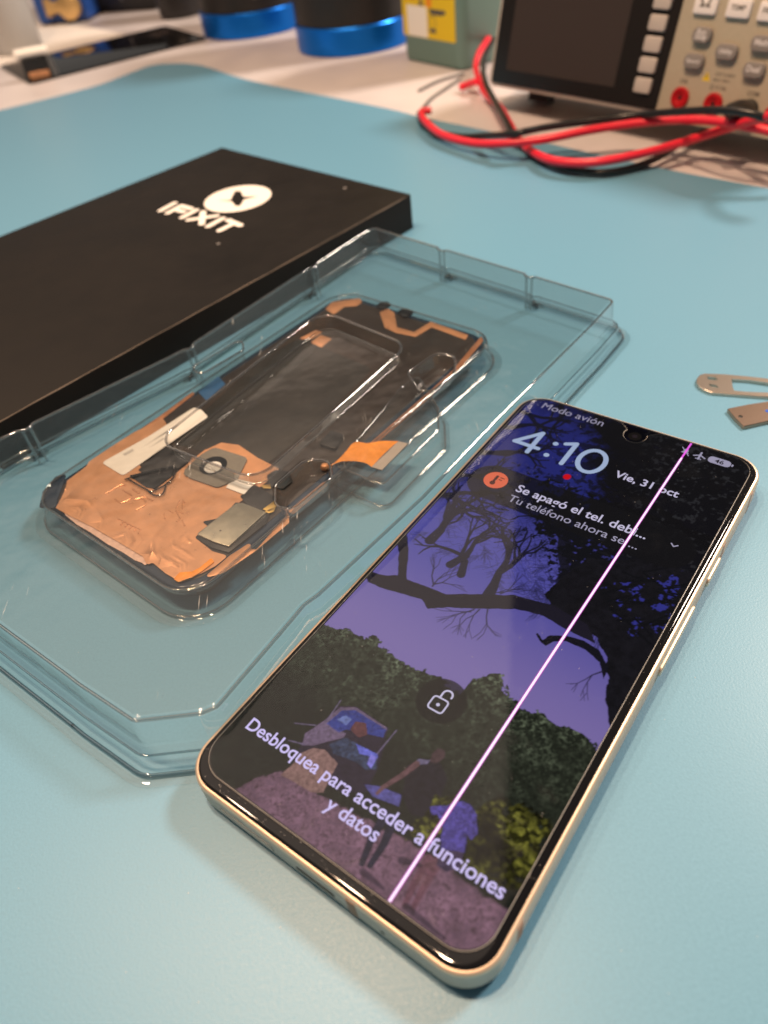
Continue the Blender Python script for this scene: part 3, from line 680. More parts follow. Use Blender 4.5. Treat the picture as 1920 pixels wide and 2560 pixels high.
put('logo_disc', G().sheet(ccw(circle(ce[0][0], ce[0][1], rad, 56)), [star], BH+.03), M['print'], box, world=True, flat=True)
lg = G()
def cap_(a, b, r, k):
    a, b = cb([a, b]); capsule(lg, a, b, r, BH+.03+.002*k)
LET = [((350, 312), (190, 398)), ((425, 342), (275, 425)), ((425, 342), (540, 375)), ((372, 388), (455, 412)), ((600, 392), (440, 478)), ((680, 412), (665, 552)), ((835, 458), (515, 505)), ((905, 488), (740, 580)), ((970, 508), (1110, 568)), ((1035, 545), (870, 628))]
for k, (a, b) in enumerate(LET): cap_(a, b, 1.55, k)
wl = [tuple(b1+(b2-b1)*t_)+(BH-.16+.05*math.sin(t_*57),) for t_ in np.linspace(.02, .98, 60)]
put('worn_edge', G().tube(wl, [.10+.12*abs(math.sin(t_*23)*math.cos(t_*7)) for t_ in np.linspace(0, 1, 60)], 6), mat('worn_card', (.20, .15, .115), .8), box, world=True)
put('logo_letters', lg, M['print'], box, world=True, flat=True)
put('corner_dot', G().add(loop3(circle(*at2([(862, 470)], BH)[0], .9, 14), BH+.03), [tuple(range(14))]), M['grey_mark'] if 'grey_mark' in M else M['key_grey'], box, world=True, flat=True)
put('corner_dot', G().add(loop3(circle(*at2([(546, 609)], BH)[0], .8, 14), BH+.03), [tuple(range(14))]), M['key_grey'], box, world=True, flat=True)

# ------------------------------------------------------------------ display assembly lying face down inside the tray
ZD = 8.0
dw = np.array(at2([(95, 1240), (480, 1500), (1228, 850), (850, 735)], ZD))
dc = dw.mean(0); da = R(-43.9)
dx = np.array([math.cos(da), math.sin(da)]); dy = np.array([-dx[1], dx[0]])
DA = root('display_assembly', 'spare phone display lying face down in the clear tray, copper foil showing', 'phone display', (float(dc[0]), float(dc[1]), 5.6), Matrix.Rotation(da, 4, 'Z'))
DZ = ZD-5.6
def dl(u, v, z=ZD): w = at(u, v, z)[:2]-dc; return float(w@dx), float(w@dy)
def d6(l, z=ZD): return ccw([dl(x/2.074, 1000+y/2.074, z) for x, y in l])
def d5(l, z=ZD): return ccw([dl(400+x/1.843, 640+y/1.843, z) for x, y in l])
HW, HL = 35.6, 71.2
pan = rrect(-HW, -HL, HW, HL, 9.5, 9)
put('glass_panel', G().loft([loop3(inset(pan, 1.4), 0), loop3(inset(pan, .4), .25), loop3(pan, .9), loop3(pan, DZ-.7), loop3(inset(pan, .4), DZ-.2), loop3(inset(pan, 1.1), DZ)], True, True), M['navy_edge'], DA)
inn = rrect(-HW+2.6, -HL+2.8, HW-2.6, HL-2.6, 7, 7)
put('backing_film', G().prism(inn, DZ, DZ+.12, .05), M['graphite'], DA)
def patch(name, pts, z0, z1, m_, r=.6, bev=.04, **k): return put(name, G().prism(fillet(ccw(pts), r, 3), DZ+z0, DZ+z1, bev, 2), m_, DA, **k)
copper_px = [(292, 566), (318, 520), (342, 472), (352, 425), (452, 350), (465, 326), (560, 262), (690, 178), (845, 100), (885, 160), (720, 330), (800, 480), (900, 400), (985, 330), (1060, 268), (1150, 228), (1240, 240), (1335, 305), (1452, 365), (1375, 440), (1235, 545), (1150, 610), (1085, 665), (1015, 722), (1105, 792), (1185, 815), (1120, 868), (1050, 905), (935, 948), (860, 905), (795, 850), (765, 862), (745, 820), (620, 745), (480, 665), (360, 605)]
# crumpled copper sheet: triangulated grid so that it can wrinkle
def crumple(poly, z, amp, cell=.9, ridges=()):
    bm = bmesh.new(); vs = [bm.verts.new((x, y, 0)) for x, y in poly]
    es = [bm.edges.new((vs[i], vs[(i+1) % len(vs)])) for i in range(len(vs))]
    bmesh.ops.triangle_fill(bm, use_beauty=True, edges=es, normal=(0, 0, 1))
    for _ in range(7):
        lg_ = [e for e in bm.edges if e.calc_length() > cell*1.5]
        if not lg_: break
        bmesh.ops.subdivide_edges(bm, edges=lg_, cuts=1)
    bmesh.ops.triangulate(bm, faces=bm.faces[:])
    from mathutils import noise
    for v in bm.verts:
        x, y = v.co.x, v.co.y; h = 0
        for (xa, ya), (xb, yb), r_, ht in ridges:
            d = np.array([xb-xa, yb-ya]); L2 = d@d; q = max(0, min(1, ((x-xa)*d[0]+(y-ya)*d[1])/L2))
            ds = math.hypot(x-xa-q*d[0], y-ya-q*d[1]); h += ht*math.exp(-(ds/r_)**2)
        v.co.z = z+amp*(noise.noise((x*.16, y*.16, 3))+.45*noise.noise((x*.5, y*.5, 7))+.15*noise.noise((x*1.3, y*1.3, 1)))*(0 if v.is_boundary else 1)+h
    bm.verts.index_update(); gg = G(); f = [tuple(v.index for v in p.verts) for p in bm.faces]
    vv = [tuple(v.co) for v in bm.verts]
    f = [p if area2([vv[i][:2] for i in p]) > 0 else p[::-1] for p in f]
    bm.free(); gg.add(vv, f); return gg
cp = fillet(d6(copper_px), .8, 3)
RD = []
def ridge(l, r_=.5, ht=.22):
    q = [dl(x/2.074, 1000+y/2.074) for x, y in l]
    for a, b in zip(q[:-1], q[1:]): RD.append((a, b, r_, ht))
def c8(l): return [((80+x/4.1475)*2.074, (1180+y/4.1475-1000)*2.074) for x, y in l]
ridge(c8([(360, 300), (600, 440), (880, 600), (1120, 740), (1250, 850), (1400, 930), (1560, 990)]), .5, .42)
ridge(c8([(350, 190), (470, 260), (640, 340)]), .42, .3)
ridge(c8([(470, 400), (650, 530), (860, 660), (1050, 770), (1180, 850)]), .4, .2)
ridge(c8([(1180, 720), (1330, 640), (1500, 640), (1640, 740)]), .42, .3); ridge(c8([(1400, 740), (1600, 850)]), .4, .25); ridge(c8([(1400, 930), (1500, 910), (1640, 990)]), .4, .32)
sm = G()
def stamp(l, r_=.26, z=.50):
    q = [dl(x/2.074, 1000+y/2.074) for x, y in c8(l)]; sm.tube([(x, y, DZ+z) for x, y in spline([(x, y, 0) for x, y in q], 5) for z in (z,)] if False else [(p[0], p[1], DZ+z) for p in spline([(x, y, 0) for x, y in q], 5)], r_, 8)
for l in ([(770, 240), (930, 150), (975, 155)], [(870, 295), (940, 330), (1050, 270), (950, 200)], [(1050, 190), (1120, 235)], [(1085, 410), (1190, 345), (1140, 285), (1080, 300)], [(1080, 300), (1180, 275), (1260, 315)]): stamp(l, .3)
for k in range(9):
    x = 1400+rng.uniform(-60, 180); y = 270+rng.uniform(0, 260); stamp([(x, y), (x+rng.uniform(-70, 70), y+rng.uniform(30, 90))], .2)
for k in range(5): stamp([(900+45*k, 500+22*k), (950+45*k, 525+22*k), (930+45*k, 565+22*k)], .2, .6)
cu = put('copper_sheet', crumple(cp, DZ+.55, .09, .5, RD), M['copper'], DA, sharp=50)
strip = [(320, 530), (350, 512), (520, 600), (735, 745), (765, 790), (762, 868), (740, 850), (700, 835), (640, 795), (560, 752), (470, 690), (400, 650), (340, 600)]
put('stamped_marks', sm, M['copper'], DA)
put('copper_strip', crumple(fillet(d6(strip), .5, 3), DZ+.36, .08, .8), mat('pale_copper', (.74, .50, .40), .42, metal=.6, bump=(1.2, .06), var=(.8, .12)), DA)
patch('copper_edge', d6([(1125, 868), (1190, 812), (1300, 740), (1300, 775), (1330, 780), (1470, 620), (1500, 600), (1500, 640), (1320, 790), (1160, 900), (1050, 930)]), .1, .3, M['copper'])
patch('copper_edge', d5([(590, 1178), (760, 1040), (775, 1055), (612, 1195)]), .1, .3, M['copper'])
patch('copper_edge', d5([(930, 898), (1180, 680), (1330, 548), (1480, 372), (1490, 392), (1345, 566), (1190, 700), (940, 915)]), .1, .26, M['copper_line'], .2)
patch('copper_edge', d6([(395, 405), (640, 215), (830, 85), (1000, -40), (1010, -30), (845, 100), (690, 200), (455, 352)]), .1, .24, M['copper_line'], .3)
patch('label_sticker', d6([(530, 334), (770, 200), (1010, 46), (1050, 62), (1082, 96), (900, 222), (642, 402)]), .62, .74, M['label'], 1.2)
put('label_print', G().add([(*p, DZ+.76) for l in ([(720, 268), (735, 258), (905, 160), (893, 156)], [(770, 262), (780, 256), (860, 210), (850, 206)], [(800, 215), (808, 211), (930, 140), (920, 136)], [(640, 290), (690, 262), (700, 272), (652, 300)]) for p in d6(l)], [(0, 1, 2, 3), (4, 5, 6, 7), (8, 9, 10, 11), (12, 13, 14, 15)]), M['grey_ink'] if False else mat('faint_ink', (.46, .43, .40), .8), DA, flat=True)
patch('black_foil', d6([(720, 372), (880, 236), (1002, 312), (925, 366), (905, 350), (760, 400)]), .66, .76, M['black_foil'], .5)
patch('triangle_cutout', d6([(672, 402), (770, 378), (908, 348), (890, 410), (800, 468), (762, 462)]), .70, .80, M['black_gloss'], .3)
tr_ = G(); q = [(*dl(x/2.074, 1000+y/2.074, ZD+1.2), DZ+1.05) for x, y in [(645, 410), (740, 382), (860, 352), (908, 348), (888, 412), (795, 470), (760, 462), (660, 405)]]
tr_.tube(spline(q, 5), .22, 8); put('triangle_rim', tr_, M['black_gloss'], DA)
q = [(*dl(x/2.074, 1000+y/2.074, ZD+1.2), DZ+1.0) for x, y in [(765, 470), (800, 490), (835, 488), (850, 470), (862, 430), (885, 422)]]
put('triangle_tail', G().tube(spline(q, 5), .2, 8), M['black_gloss'], DA)
pad = patch('foam_pad', d6([(1050, 292), (1115, 256), (1290, 312), (1245, 400), (1235, 425), (1130, 466), (1000, 420), (956, 398), (962, 372)]), .62, .95, M['grey_pad'], 2)
hc = dl(1110/2.074, 1000+352/2.074); k6 = np.linalg.norm(np.array(dl(1180/2.074, 1000+352/2.074))-np.array(hc))
put('pad_hole', G().prism(circle(*hc, k6, 28), DZ+.96, DZ+1.0), M['black_gloss'], pad).location.z = 0
wc = dl(1108/2.074, 1000+362/2.074)
put('white_disc', G().prism(circle(*wc, k6*.62, 26), DZ+1.0, DZ+1.06), M['label'], pad)
tag_ = patch('small_label', d6([(1212, 414), (1322, 440), (1268, 500), (1174, 464)]), .7, .8, M['label'], .25)
patch('flex_cover', d6([(1322, 446), (1442, 520), (1350, 590), (1290, 560), (1248, 508)]), .6, .76, M['plastic_dark'], .5)
patch('flex_cover', d6([(1385, 400), (1430, 372), (1500, 380), (1520, 430), (1470, 470), (1400, 455)]), .6, .74, M['plastic_dark'], .8)
patch('driver_base', d6([(1015, 722), (1080, 660), (1050, 640), (1150, 620), (1225, 540), (1262, 545), (1400, 600), (1380, 650), (1190, 800), (1100, 775)]), .6, .75, M['plastic_dark'], .4)
patch('driver_shield', d6([(1028, 714), (1228, 556), (1262, 552), (1385, 600), (1192, 778), (1110, 752)]), .78, 1.5, M['steel'], .4, .12)
put('shield_mark', G().add(loop3(circle(*dl(1145/2.074, 1000+684/2.074, ZD+1), .33, 12), DZ+1.52), [tuple(range(12))]), M['dark_print'], DA, flat=True)
for l in ([(1365, 578), (1428, 532), (1440, 560), (1400, 590)], [(1375, 588), (1432, 568), (1422, 590), (1395, 598)], [(1355, 455), (1405, 448), (1408, 470), (1370, 468)]): patch('gold_contact', d6(l), .8, .9, M['gold'], .1)
patch('copper_trace', d5([(762, 246), (792, 214), (920, 196), (932, 214), (906, 232), (850, 236), (800, 272)]), .14, .2, M['copper'], .4)
patch('copper_trace', d5([(1012, 262), (1050, 244), (1080, 264), (1092, 330), (1170, 352), (1248, 304), (1420, 366), (1408, 388), (1252, 330), (1178, 374), (1088, 356), (1036, 332)]), .14, .2, M['copper'], .4)
patch('copper_trace', d5([(640, 384), (718, 344), (748, 352), (700, 384)]), .14, .2, M['copper'], .4)
patch('copper_trace', d5([(696, 400), (740, 364), (792, 384), (742, 424)]), .14, .2, M['copper'], .4)
patch('camera_ring', d5([(1090, 262), (1130, 244), (1175, 262), (1130, 296)]), .2, .6, M['black_gloss'], 1.5)
patch('camera_ring', d5([(990, 232), (1040, 212), (1075, 232), (1020, 250)]), .2, .6, M['black_gloss'], 1.5)
patch('blue_tape', d5([(176, 628), (270, 556), (302, 592), (214, 668)]), .16, .24, M['blue_tape'], .4)
patch('dark_film', d5([(50, 860), (470, 470), (640, 380), (980, 520), (700, 800), (420, 1020), (200, 905)]), .13, .2, mat('slate_film', (.024, .022, .020), .4, var=(.12, .2)), 3)
patch('edge_clip', d6([(205, 560), (222, 480), (290, 400), (345, 385), (330, 440), (300, 520), (290, 566)]), .02, .4, M['navy_edge'], .8, .2)
patch('corner_flex', d6([(905, 940), (935, 905), (1000, 900), (1040, 880), (1100, 830), (1115, 850), (1050, 900), (1000, 930), (930, 955)]), .5, .9, M['kapton'], .3)
patch('camera_block', d5([(735, 880), (790, 818), (850, 838), (812, 905)]), .2, 1.4, M['plastic_dark'], .8, .2)
# orange flex cable folded over the panel's edge
def d5z(l): return [(*dl(400+x/1.843, 640+y/1.843, z+5.6), z) for x, y, z in l]
up = d5z([(862, 925, 3.2), (872, 880, 3.3), (905, 856, 3.5), (955, 862, 4.2), (1020, 852, 3.9), (1098, 853, 3.4)])
dn = d5z([(800, 965, 2.9), (836, 945, 3.3), (905, 948, 3.8), (948, 950, 4.3), (985, 955, 4.0), (975, 972, 3.5)])
dn = d5z([(775, 972, 2.8), (830, 948, 3.3), (890, 945, 3.8), (930, 950, 4.3), (955, 958, 4.0), (975, 972, 3.5)])
ua, da_ = spline(up, 6), spline(dn, 6); n_ = len(ua)
g = G(); rows = [[tuple(np.array(a)*(1-k/6)+np.array(b)*k/6+np.array([0, 0, .35*math.sin(math.pi*k/6)])) for k in range(7)] for a, b in zip(ua, da_)]
g.loft(rows, closed=False)
fx = put('flex_cable', g, M['kapton'], DA, sharp=60)
e_ = d5z([(1098, 853, 3.42), (1142, 864, 3.3), (1022, 986, 3.3), (975, 972, 3.52)])
g = G().add(e_+[(x, y, z-.35) for x, y, z in e_], [(0, 1, 2, 3), (7, 6, 5, 4), (0, 4, 5, 1), (1, 5, 6, 2), (2, 6, 7, 3), (3, 7, 4, 0)])
put('connector', g, mat('grey_stiffener', (.36, .31, .27), .45), fx, flat=True)
g = G(); q = d5z([(845, 880, 2.6), (870, 868, 2.9), (880, 850, 2.7)])
put('copper_blob', G().lathe([(0.01, 1.9), (.9, 1.7), (1.3, 1.0), (1.2, .3), (.9, 0)], *dl(812, 1168, ZD+1), 20).xf(lambda x, y, z: (x, y, z+DZ+.2)), M['copper'], DA)

# ------------------------------------------------------------------ clear blister tray round it
HT = 15.0
tray = root('clear_tray', 'clear plastic blister tray beside the black box, holding the spare display', 'plastic tray', (float(dc[0]), float(dc[1]), 0))
rim_px = [(1541, 748), (1486, 808), (1259, 1034), (1060, 1243), (800, 1486), (764, 1512), (727, 1556), (545, 1768), (500, 1787), (330, 1806), (190, 1712), (162, 1690), (0, 1570)]
near = at2(rim_px, HT)
farl = at2([(930, 565)], HT)[0]; left = at2([(770, 668), (445, 878), (0, 1092)], HT)
# little ribs let into the left wall
lw = [np.array(farl), np.array(left[0]), np.array(left[1]), np.array(left[2])]
rim = near+[(-128, 150), (-137, 160), (-133, 186)]
rim += [tuple(lw[3])]
RIBS = []
def ribs(a, b, ts):
    d = (b-a)/np.linalg.norm(b-a); nn = np.array([d[1], -d[0]]); out = []      # nn points to the right of travel = into the tray
    for t_ in ts:
        c_ = a+(b-a)*t_; RIBS.extend([c_-d*1.2+nn*1.2, c_+d*1.2+nn*1.2]); out += [tuple(c_-d*2.2), tuple(c_-d*1.2+nn*1.5), tuple(c_+d*1.2+nn*1.5), tuple(c_+d*2.2)]
    return out
rim += ribs(lw[3], lw[2], (.12,))+[tuple(lw[2]-(lw[2]-lw[3])*.06)]+ribs(lw[2], lw[1], (.06,))+ribs(lw[1], lw[0], (.05,))
fr_ = [np.array(farl), np.array(near[0])]
rim += [tuple(farl)]+ribs(fr_[0], fr_[1], (.34, .70))
rim = rim if area2(rim) > 0 else rim[::-1]
R0 = fillet(rim, 3.2, 5)
# round the two far corners more
outer = [(2.4, HT)] and R0
def ro(d): return inset(R0, d)
def hole(px, r, z=HT, n=5): return fillet(ccw(at2(px, z)), r, n)
pill = hole([(392, 1102), (640, 1196), (1016, 862), (806, 778)], 7, n=8)
nA_ = hole([(1020, 930), (1090, 882), (1136, 892), (1134, 930), (1060, 990)], 3)
nB_ = hole([(690, 1212), (765, 1148), (822, 1152), (826, 1192), (728, 1270), (690, 1262)], 3)
nC_ = hole([(482, 918), (604, 846), (606, 872), (500, 934)], 2)
topring = inset(R0, 1.5)
holes = [[(x, y) for x, y in inset(p, -.9)] for p in (pill, nA_, nB_, nC_)]
g = G().sheet(topring, holes, HT)
put('top_sheet', g, M['clear_top'], tray, world=True, flat=True)
prof = [(1.5, HT), (1.0, HT-.06), (.5, HT-.3), (.15, HT-.75), (0, HT-1.3), (-.5, 7.2), (-.7, 6.0), (-1.4, 5.4), (-2.2, 5.2), (-2.5, 4.8), (-2.7, 3.6), (-3.1, 3.1), (-3.9, 2.9), (-4.2, 2.5), (-4.4, 1.3), (-4.8, .7), (-5.4, .45), (-7.2, .4)]
put('side_wall', G().loft([loop3(ro(d), z) for d, z in prof]), M['clear'], tray, world=True, sharp=70)
def pocket(name, p, zb, draft=.9, lip=.9):
    L = [loop3(inset(p, -lip), HT), loop3(inset(p, -lip*.45), HT-.12), loop3(inset(p, -lip*.12), HT-.45), loop3(p, HT-1.0), loop3(inset(p, draft*.8), zb+1.0), loop3(inset(p, draft), zb+.45), loop3(inset(p, draft+.35), zb+.12), loop3(inset(p, draft+.9), zb)]
    return put(name, G().loft(L, False, True), M['clear'], tray, world=True, sharp=70)
pocket('rib_recess', pill, 9.6)
pocket('finger_notch', nA_, 10.0); pocket('finger_notch', nB_, 9.8); pocket('finger_notch', nC_, 3.0, .5)
# inner base: floor, raised pedestal that carries the display, and the bump round the flex cable
def dpan(d): return [tuple(dc+dx*x+dy*y) for x, y in inset(pan, d)]
P_ = [(-6.5, .55), (-4.6, .6), (-3.6, .9), (-3.1, 1.6), (-2.2, 5.0), (-1.5, 8.2), (-1.2, 8.7), (-.7, 8.9), (-.35, 8.7), (-.25, 8.2), (-.2, 5.9), (.2, 5.5), (1.2, 5.4)]
put('inner_pedestal', G().loft([loop3(dpan(d), z) for d, z in P_], False, True), M['clear'], tray, world=True, sharp=70)
bump = fillet(ccw(at2([(835, 1212), (965, 1268), (1110, 1120), (1108, 1062), (1050, 968), (1000, 1010)], 1.0)), 3, 5)
put('flex_bump', G().loft([loop3(inset(bump, d), z) for d, z in [(-2, .55), (-1, .65), (-.2, 1.2), (.7, 6.0), (1.1, 7.6), (1.6, 8.1), (2.4, 8.2)]], False, True), M['clear'], tray, world=True, sharp=70)

# thick rounded edges where the sheet was drawn over the mould
bead = G().ring(inset(R0, .55), HT-.45, .44)
for p in (pill,): bead.ring(inset(p, -.35), HT-.35, .42); bead.ring(inset(p, .95), 9.95, .26)
for p in (nA_, nB_, nC_): bead.ring(inset(p, -.3), HT-.35, .38)
for p, z_, r_ in ((dpan(-1.0), 8.75, .34), (dpan(-3.4), .95, .3), (inset(bump, 1.3), 7.9, .34), (inset(bump, -.4), .9, .3)): bead.ring(p, z_, r_)
for x, y in RIBS: bead.tube([(x, y, z) for z in (.9, 3, 6, 9, 12, 13.6, 14.5)], .5, 10)
put('rolled_edge', bead, M['clear_bead'], tray, world=True, sharp=80)
put('base_shade_edge', G().ring(inset(R0, -4.6), .72, .5).ring(inset(R0, -2.3), 5.1, .3), M['clear_shade'], tray, world=True, sharp=80)  # dark-tinted rings stand in for the shade band along the tray's foot

# ------------------------------------------------------------------ bench multimeter, leaning back on its foot
Q0 = at(1221, 212, 13.0); ex = at(1640, 288, 13.0)-Q0; ex /= np.linalg.norm(ex)
nf = np.cross(ex, (0, 0, 1)); ta = R(14); ez = math.cos(ta)*np.array([0, 0, 1])-math.sin(ta)*nf; ey = np.cross(ez, ex)
rm = Matrix.Identity(4)
for j in range(3): rm[j][0], rm[j][1], rm[j][2] = ex[j], ey[j], ez[j]
dmm = root('bench_multimeter', 'grey bench multimeter with a blank dark screen, soft keys and red sockets', 'multimeter', tuple(Q0), rm)
def fp(u, v): w = on_plane(u, v, Q0, -ey)-Q0; return float(w@ex), float(w@ez)
def f2(l): return ccw([fp(960+x/1.728, y/1.728) for x, y in l])
def fq(l): return ccw([fp(1560+x/4.608, y/4.608) for x, y in l])
def face(a, b, c): return (a, -c, b)                               # (across, up, out of the face)
DW, DH, DD = 204.0, 88.0, 50.0
put('case', G().prism(rrect(2, 1, DW-2, DH-1, 4, 5), -DD, -3.0).xf(face), M['dmm'], dmm)
put('front_frame', G().prism(rrect(0, 0, DW, DH, 4, 5), -3.0, 0, 1.0).xf(face), M['dmm_frame'], dmm)
bl = fp(960+466/1.728, 350/1.728); br = fp(960+1168/1.728, 482/1.728); tr_x = fp(960+1300/1.728, 2)[0]
split = (br[0]+tr_x)/2
zb = (bl[1]+br[1])/2
put('display_bezel', G().prism(rrect(bl[0], zb, split, DH-4, 1.2, 3), .02, .7, .2).xf(face), M['dmm_black'], dmm)
s0 = fp(960+530/1.728, 305/1.728); s1 = fp(960+1000/1.728, 372/1.728); s2 = fp(960+1075/1.728, 2)
put('screen', G().prism(rrect(s0[0], (s0[1]+s1[1])/2, (s1[0]+s2[0])/2, DH-10, .5, 2), .72, .8).xf(face), M['dmm_screen'], dmm)
put('key_panel', G().prism(rrect(split+.4, zb-3.4, DW-3, DH-4, 1.2, 3), .02, .55, .2).xf(face), M['dmm'], dmm)
def key(px, py, w, h, m_, out, text=None, tm=None, name='key', r=1.2, tw=.62, in_=.55, sc=4.608, ox=1560):
    x, z = fp(ox+px/sc, py/sc)
    k = put(name, G().prism(rrect(x-w/2, z-h/2, x+w/2, z+h/2, r, 4), in_, in_+out, .55).xf(face), m_, dmm)
    if text:
        lines = text.split('\n')
        for i, s in enumerate(lines):
            zz = z-.75+(len(lines)-1)*1.05-i*2.1
            put('legend', text_g(s, x, zz, w*tw*(1 if len(s) > 3 else .75), in_+out+.04, .02, align='C').xf(face), tm, k, flat=True)
    return k
x5, z5 = fp(1560+232/4.608, 985/4.608); x4, z4 = fp(1560+292/4.608, 752/4.608)
pitch = z4-z5
for k in range(6):
    z = z5+pitch*k; put('soft_key', G().prism(rrect(x5-5.0, z-3.6, x5+5.0, z+3.6, 1.3, 4), .7, 2.2, .6).xf(face), M['key_soft'], dmm)
key(965, 60, 12, 7.8, M['key_white'], 1.8, 'Ω', M['dark_print']); key(1345, 100, 12, 7.8, M['key_white'], 1.8, 'TEMP', M['dark_print']); key(1715, 140, 12, 7.8, M['key_white'], 1.8, 'FREQ', M['dark_print'])
key(925, 405, 10, 6.8, M['key_grey'], 2.6, 'Run\nStop', M['key_print'], r=2.8); key(1205, 600, 11, 6.8, M['key_grey'], 2.6, 'Utility', M['key_print'], r=2.8)
key(830, 705, 10.5, 6.8, M['key_grey'], 2.6, 'Record', M['key_print'], r=2.8); key(1620, 505, 11, 6.8, M['key_grey'], 2.6, 'Math', M['key_print'], r=2.8); key(1520, 810, 10.5, 6.8, M['key_grey'], 2.6, 'Dual', M['key_print'], r=2.8)
def jack(px, py, m_, name='socket'):
    x, z = fp(1560+px/4.608, py/4.608)
    j = put(name, G().lathe([(4.9, .5), (4.9, 1.6), (4.5, 2.0), (2.9, 2.0), (2.4, 1.4), (1.1, 1.2), (1.0, .9)], x, z, 32, True, True).xf(face), m_, dmm)
    put('socket_hole', G().prism(circle(x, z, .95, 16), .92, .95).xf(face) if False else G().prism(circle(x, z, 1.0, 16), 1.2, 1.24).xf(face), M['plastic_dark'], j)
    return x, z
j1 = jack(655, 1125, M['jack_red']); j2 = jack(1035, 1195, M['jack_red'])
j3 = jack(1440, 1270, M['cable_black']); j4 = jack(1730, 1340, M['jack_red'])
x, z = j3
put('black_plug', G().lathe([(4.6, 2.0), (4.8, 3.0), (4.6, 12), (3.4, 19), (2.4, 22)], x, z, 28).xf(face), M['cable_black'], dmm)
for (px, py, s, w) in ((700, 940, '10A', 4.4), (1090, 1015, 'Ω V Hz', 8.5), (1495, 1085, 'COM', 6.0)):
    x, z = fp(1560+px/4.608, py/4.608); put('socket_label', text_g(s, x, z-.8, w, .6, .015, align='C').xf(face), M['dark_print'], dmm, flat=True)
x, z = fp(1560+960/4.608, 880/4.608)
wt = put('warning_triangle', G().add([(x-2.2, z-1.9, .6), (x+2.2, z-1.9, .6), (x, z+2.1, .6)], [(0, 1, 2)]).xf(face), M['yellow'], dmm, flat=True)
put('bolt_mark', G().add([(x-.15, z+1.0, .62), (x-.5, z-.4, .62), (x-.1, z-.3, .62), (x-.2, z-1.5, .62), (x+.4, z, .62), (x+.05, z, .62), (x+.3, z+1.0, .62)], [(0, 1, 2, 3, 4, 5, 6)]).xf(face), M['dark_print'], wt, flat=True)
for k, (s, w) in enumerate((('CAT II 600V', 10.5), ('MAX 1000V', 8.5))): put('rating_text', text_g(s, x+4.2, z+.9-k*2.4, w, .6, .01).xf(face), M['dark_print'], dmm, flat=True)
for fx_ in (14, DW-26):
    put('front_foot', G().box(fx_, 0, 0, fx_+14, 9, 15.4).xf(lambda x, y, z: (x, y+24.0, z*.42-6.6)), M['plastic_dark'], dmm)

# ------------------------------------------------------------------ test leads
def lead(name, label, pl, r, m_, dark=None):
    p = [at(960+x/1.728, y/1.728, z) for x, y, z in pl]
    pts = spline(p, 12); o = put(name, G().tube(pts, r, 12), m_, None, label, 'test lead', shift=tuple(pts[0])); return o
r1 = [(470, 120, 14), (446, 175, 14), (412, 230, 12), (398, 290, 7), (412, 350, 3), (440, 405, 3), (505, 470, 3), (545, 540, 3), (580, 600, 3), (640, 655, 4), (725, 693, 6), (860, 704, 7), (1000, 688, 8), (1200, 642, 9), (1400, 580, 11), (1560, 530, 22), (1720, 492, 34), (1900, 470, 38)]
lead('test_lead', 'red test lead curling out from behind the multimeter and crossing under the other red one', r1, 2.15, M['cable_red'])
r2 = [(395, 352, 7.5), (345, 374, 5), (300, 392, 3), (255, 430, 2.8), (225, 470, 4), (205, 478, 6), (165, 482, 6), (175, 520, 5), (250, 582, 5), (380, 618, 6), (520, 620, 9), (700, 600, 11), (860, 568, 13), (1000, 545, 14), (1180, 523, 15.5), (1360, 518, 18.5), (1520, 536, 20), (1700, 575, 19), (1900, 640, 14)]
r2 = r2[5:]
lead('test_lead', 'bright red test lead swinging in a long flat arc in front of the multimeter', r2, 2.15, M['cable_red'])
lead('lead_end', 'short red cable end poking out beside the green jug', [(330, 378, 1.2), (360, 366, 3), (400, 352, 6.5)], 2.3, M['cable_red'])
k1 = [(475, 170, 16), (440, 235, 14), (428, 300, 9.5), (440, 360, 7.5), (472, 425, 7), (515, 500, 7.4), (555, 575, 7.5), (600, 630, 2.7), (690, 682, 2.3), (800, 728, 2.3), (930, 746, 2.3), (1060, 728, 2.3), (1180, 682, 2.5), (1280, 620, 4), (1400, 560, 3), (1500, 525, 3)]
lead('test_lead', 'black test lead looping lowest onto the blue mat', k1, 1.8, M['cable_black'])
k2 = [(420, 325, 1), (335, 352, .5), (250, 400, .5), (180, 450, .5), (152, 490, 2.2), (165, 535, 2.2), (230, 572, 2.2), (330, 590, 3), (430, 588, 6), (560, 577, 14), (700, 550, 15), (900, 522, 16), (1100, 497, 18), (1300, 481, 25), (1450, 476, 30), (1570, 488, 31), (1690, 525, 28), (1850, 590, 22)]
k2 = k2[4:]
lead('test_lead', 'black test lead running along the top of the long red arc', k2, 1.8, M['cable_black'])
lead('thin_wire', 'thin grey wire bent on the desk by the green jug', [(165, 470, 1.0), (200, 430, -1), (270, 380, -1), (330, 340, -1)], .9, M['dark_print'])
lead('thin_wire', 'thin dark wire lying on the desk in front of the green jug', [(150, 392, -1), (230, 352, -1), (300, 330, -1), (345, 318, -1)], .9, M['dark_print'])

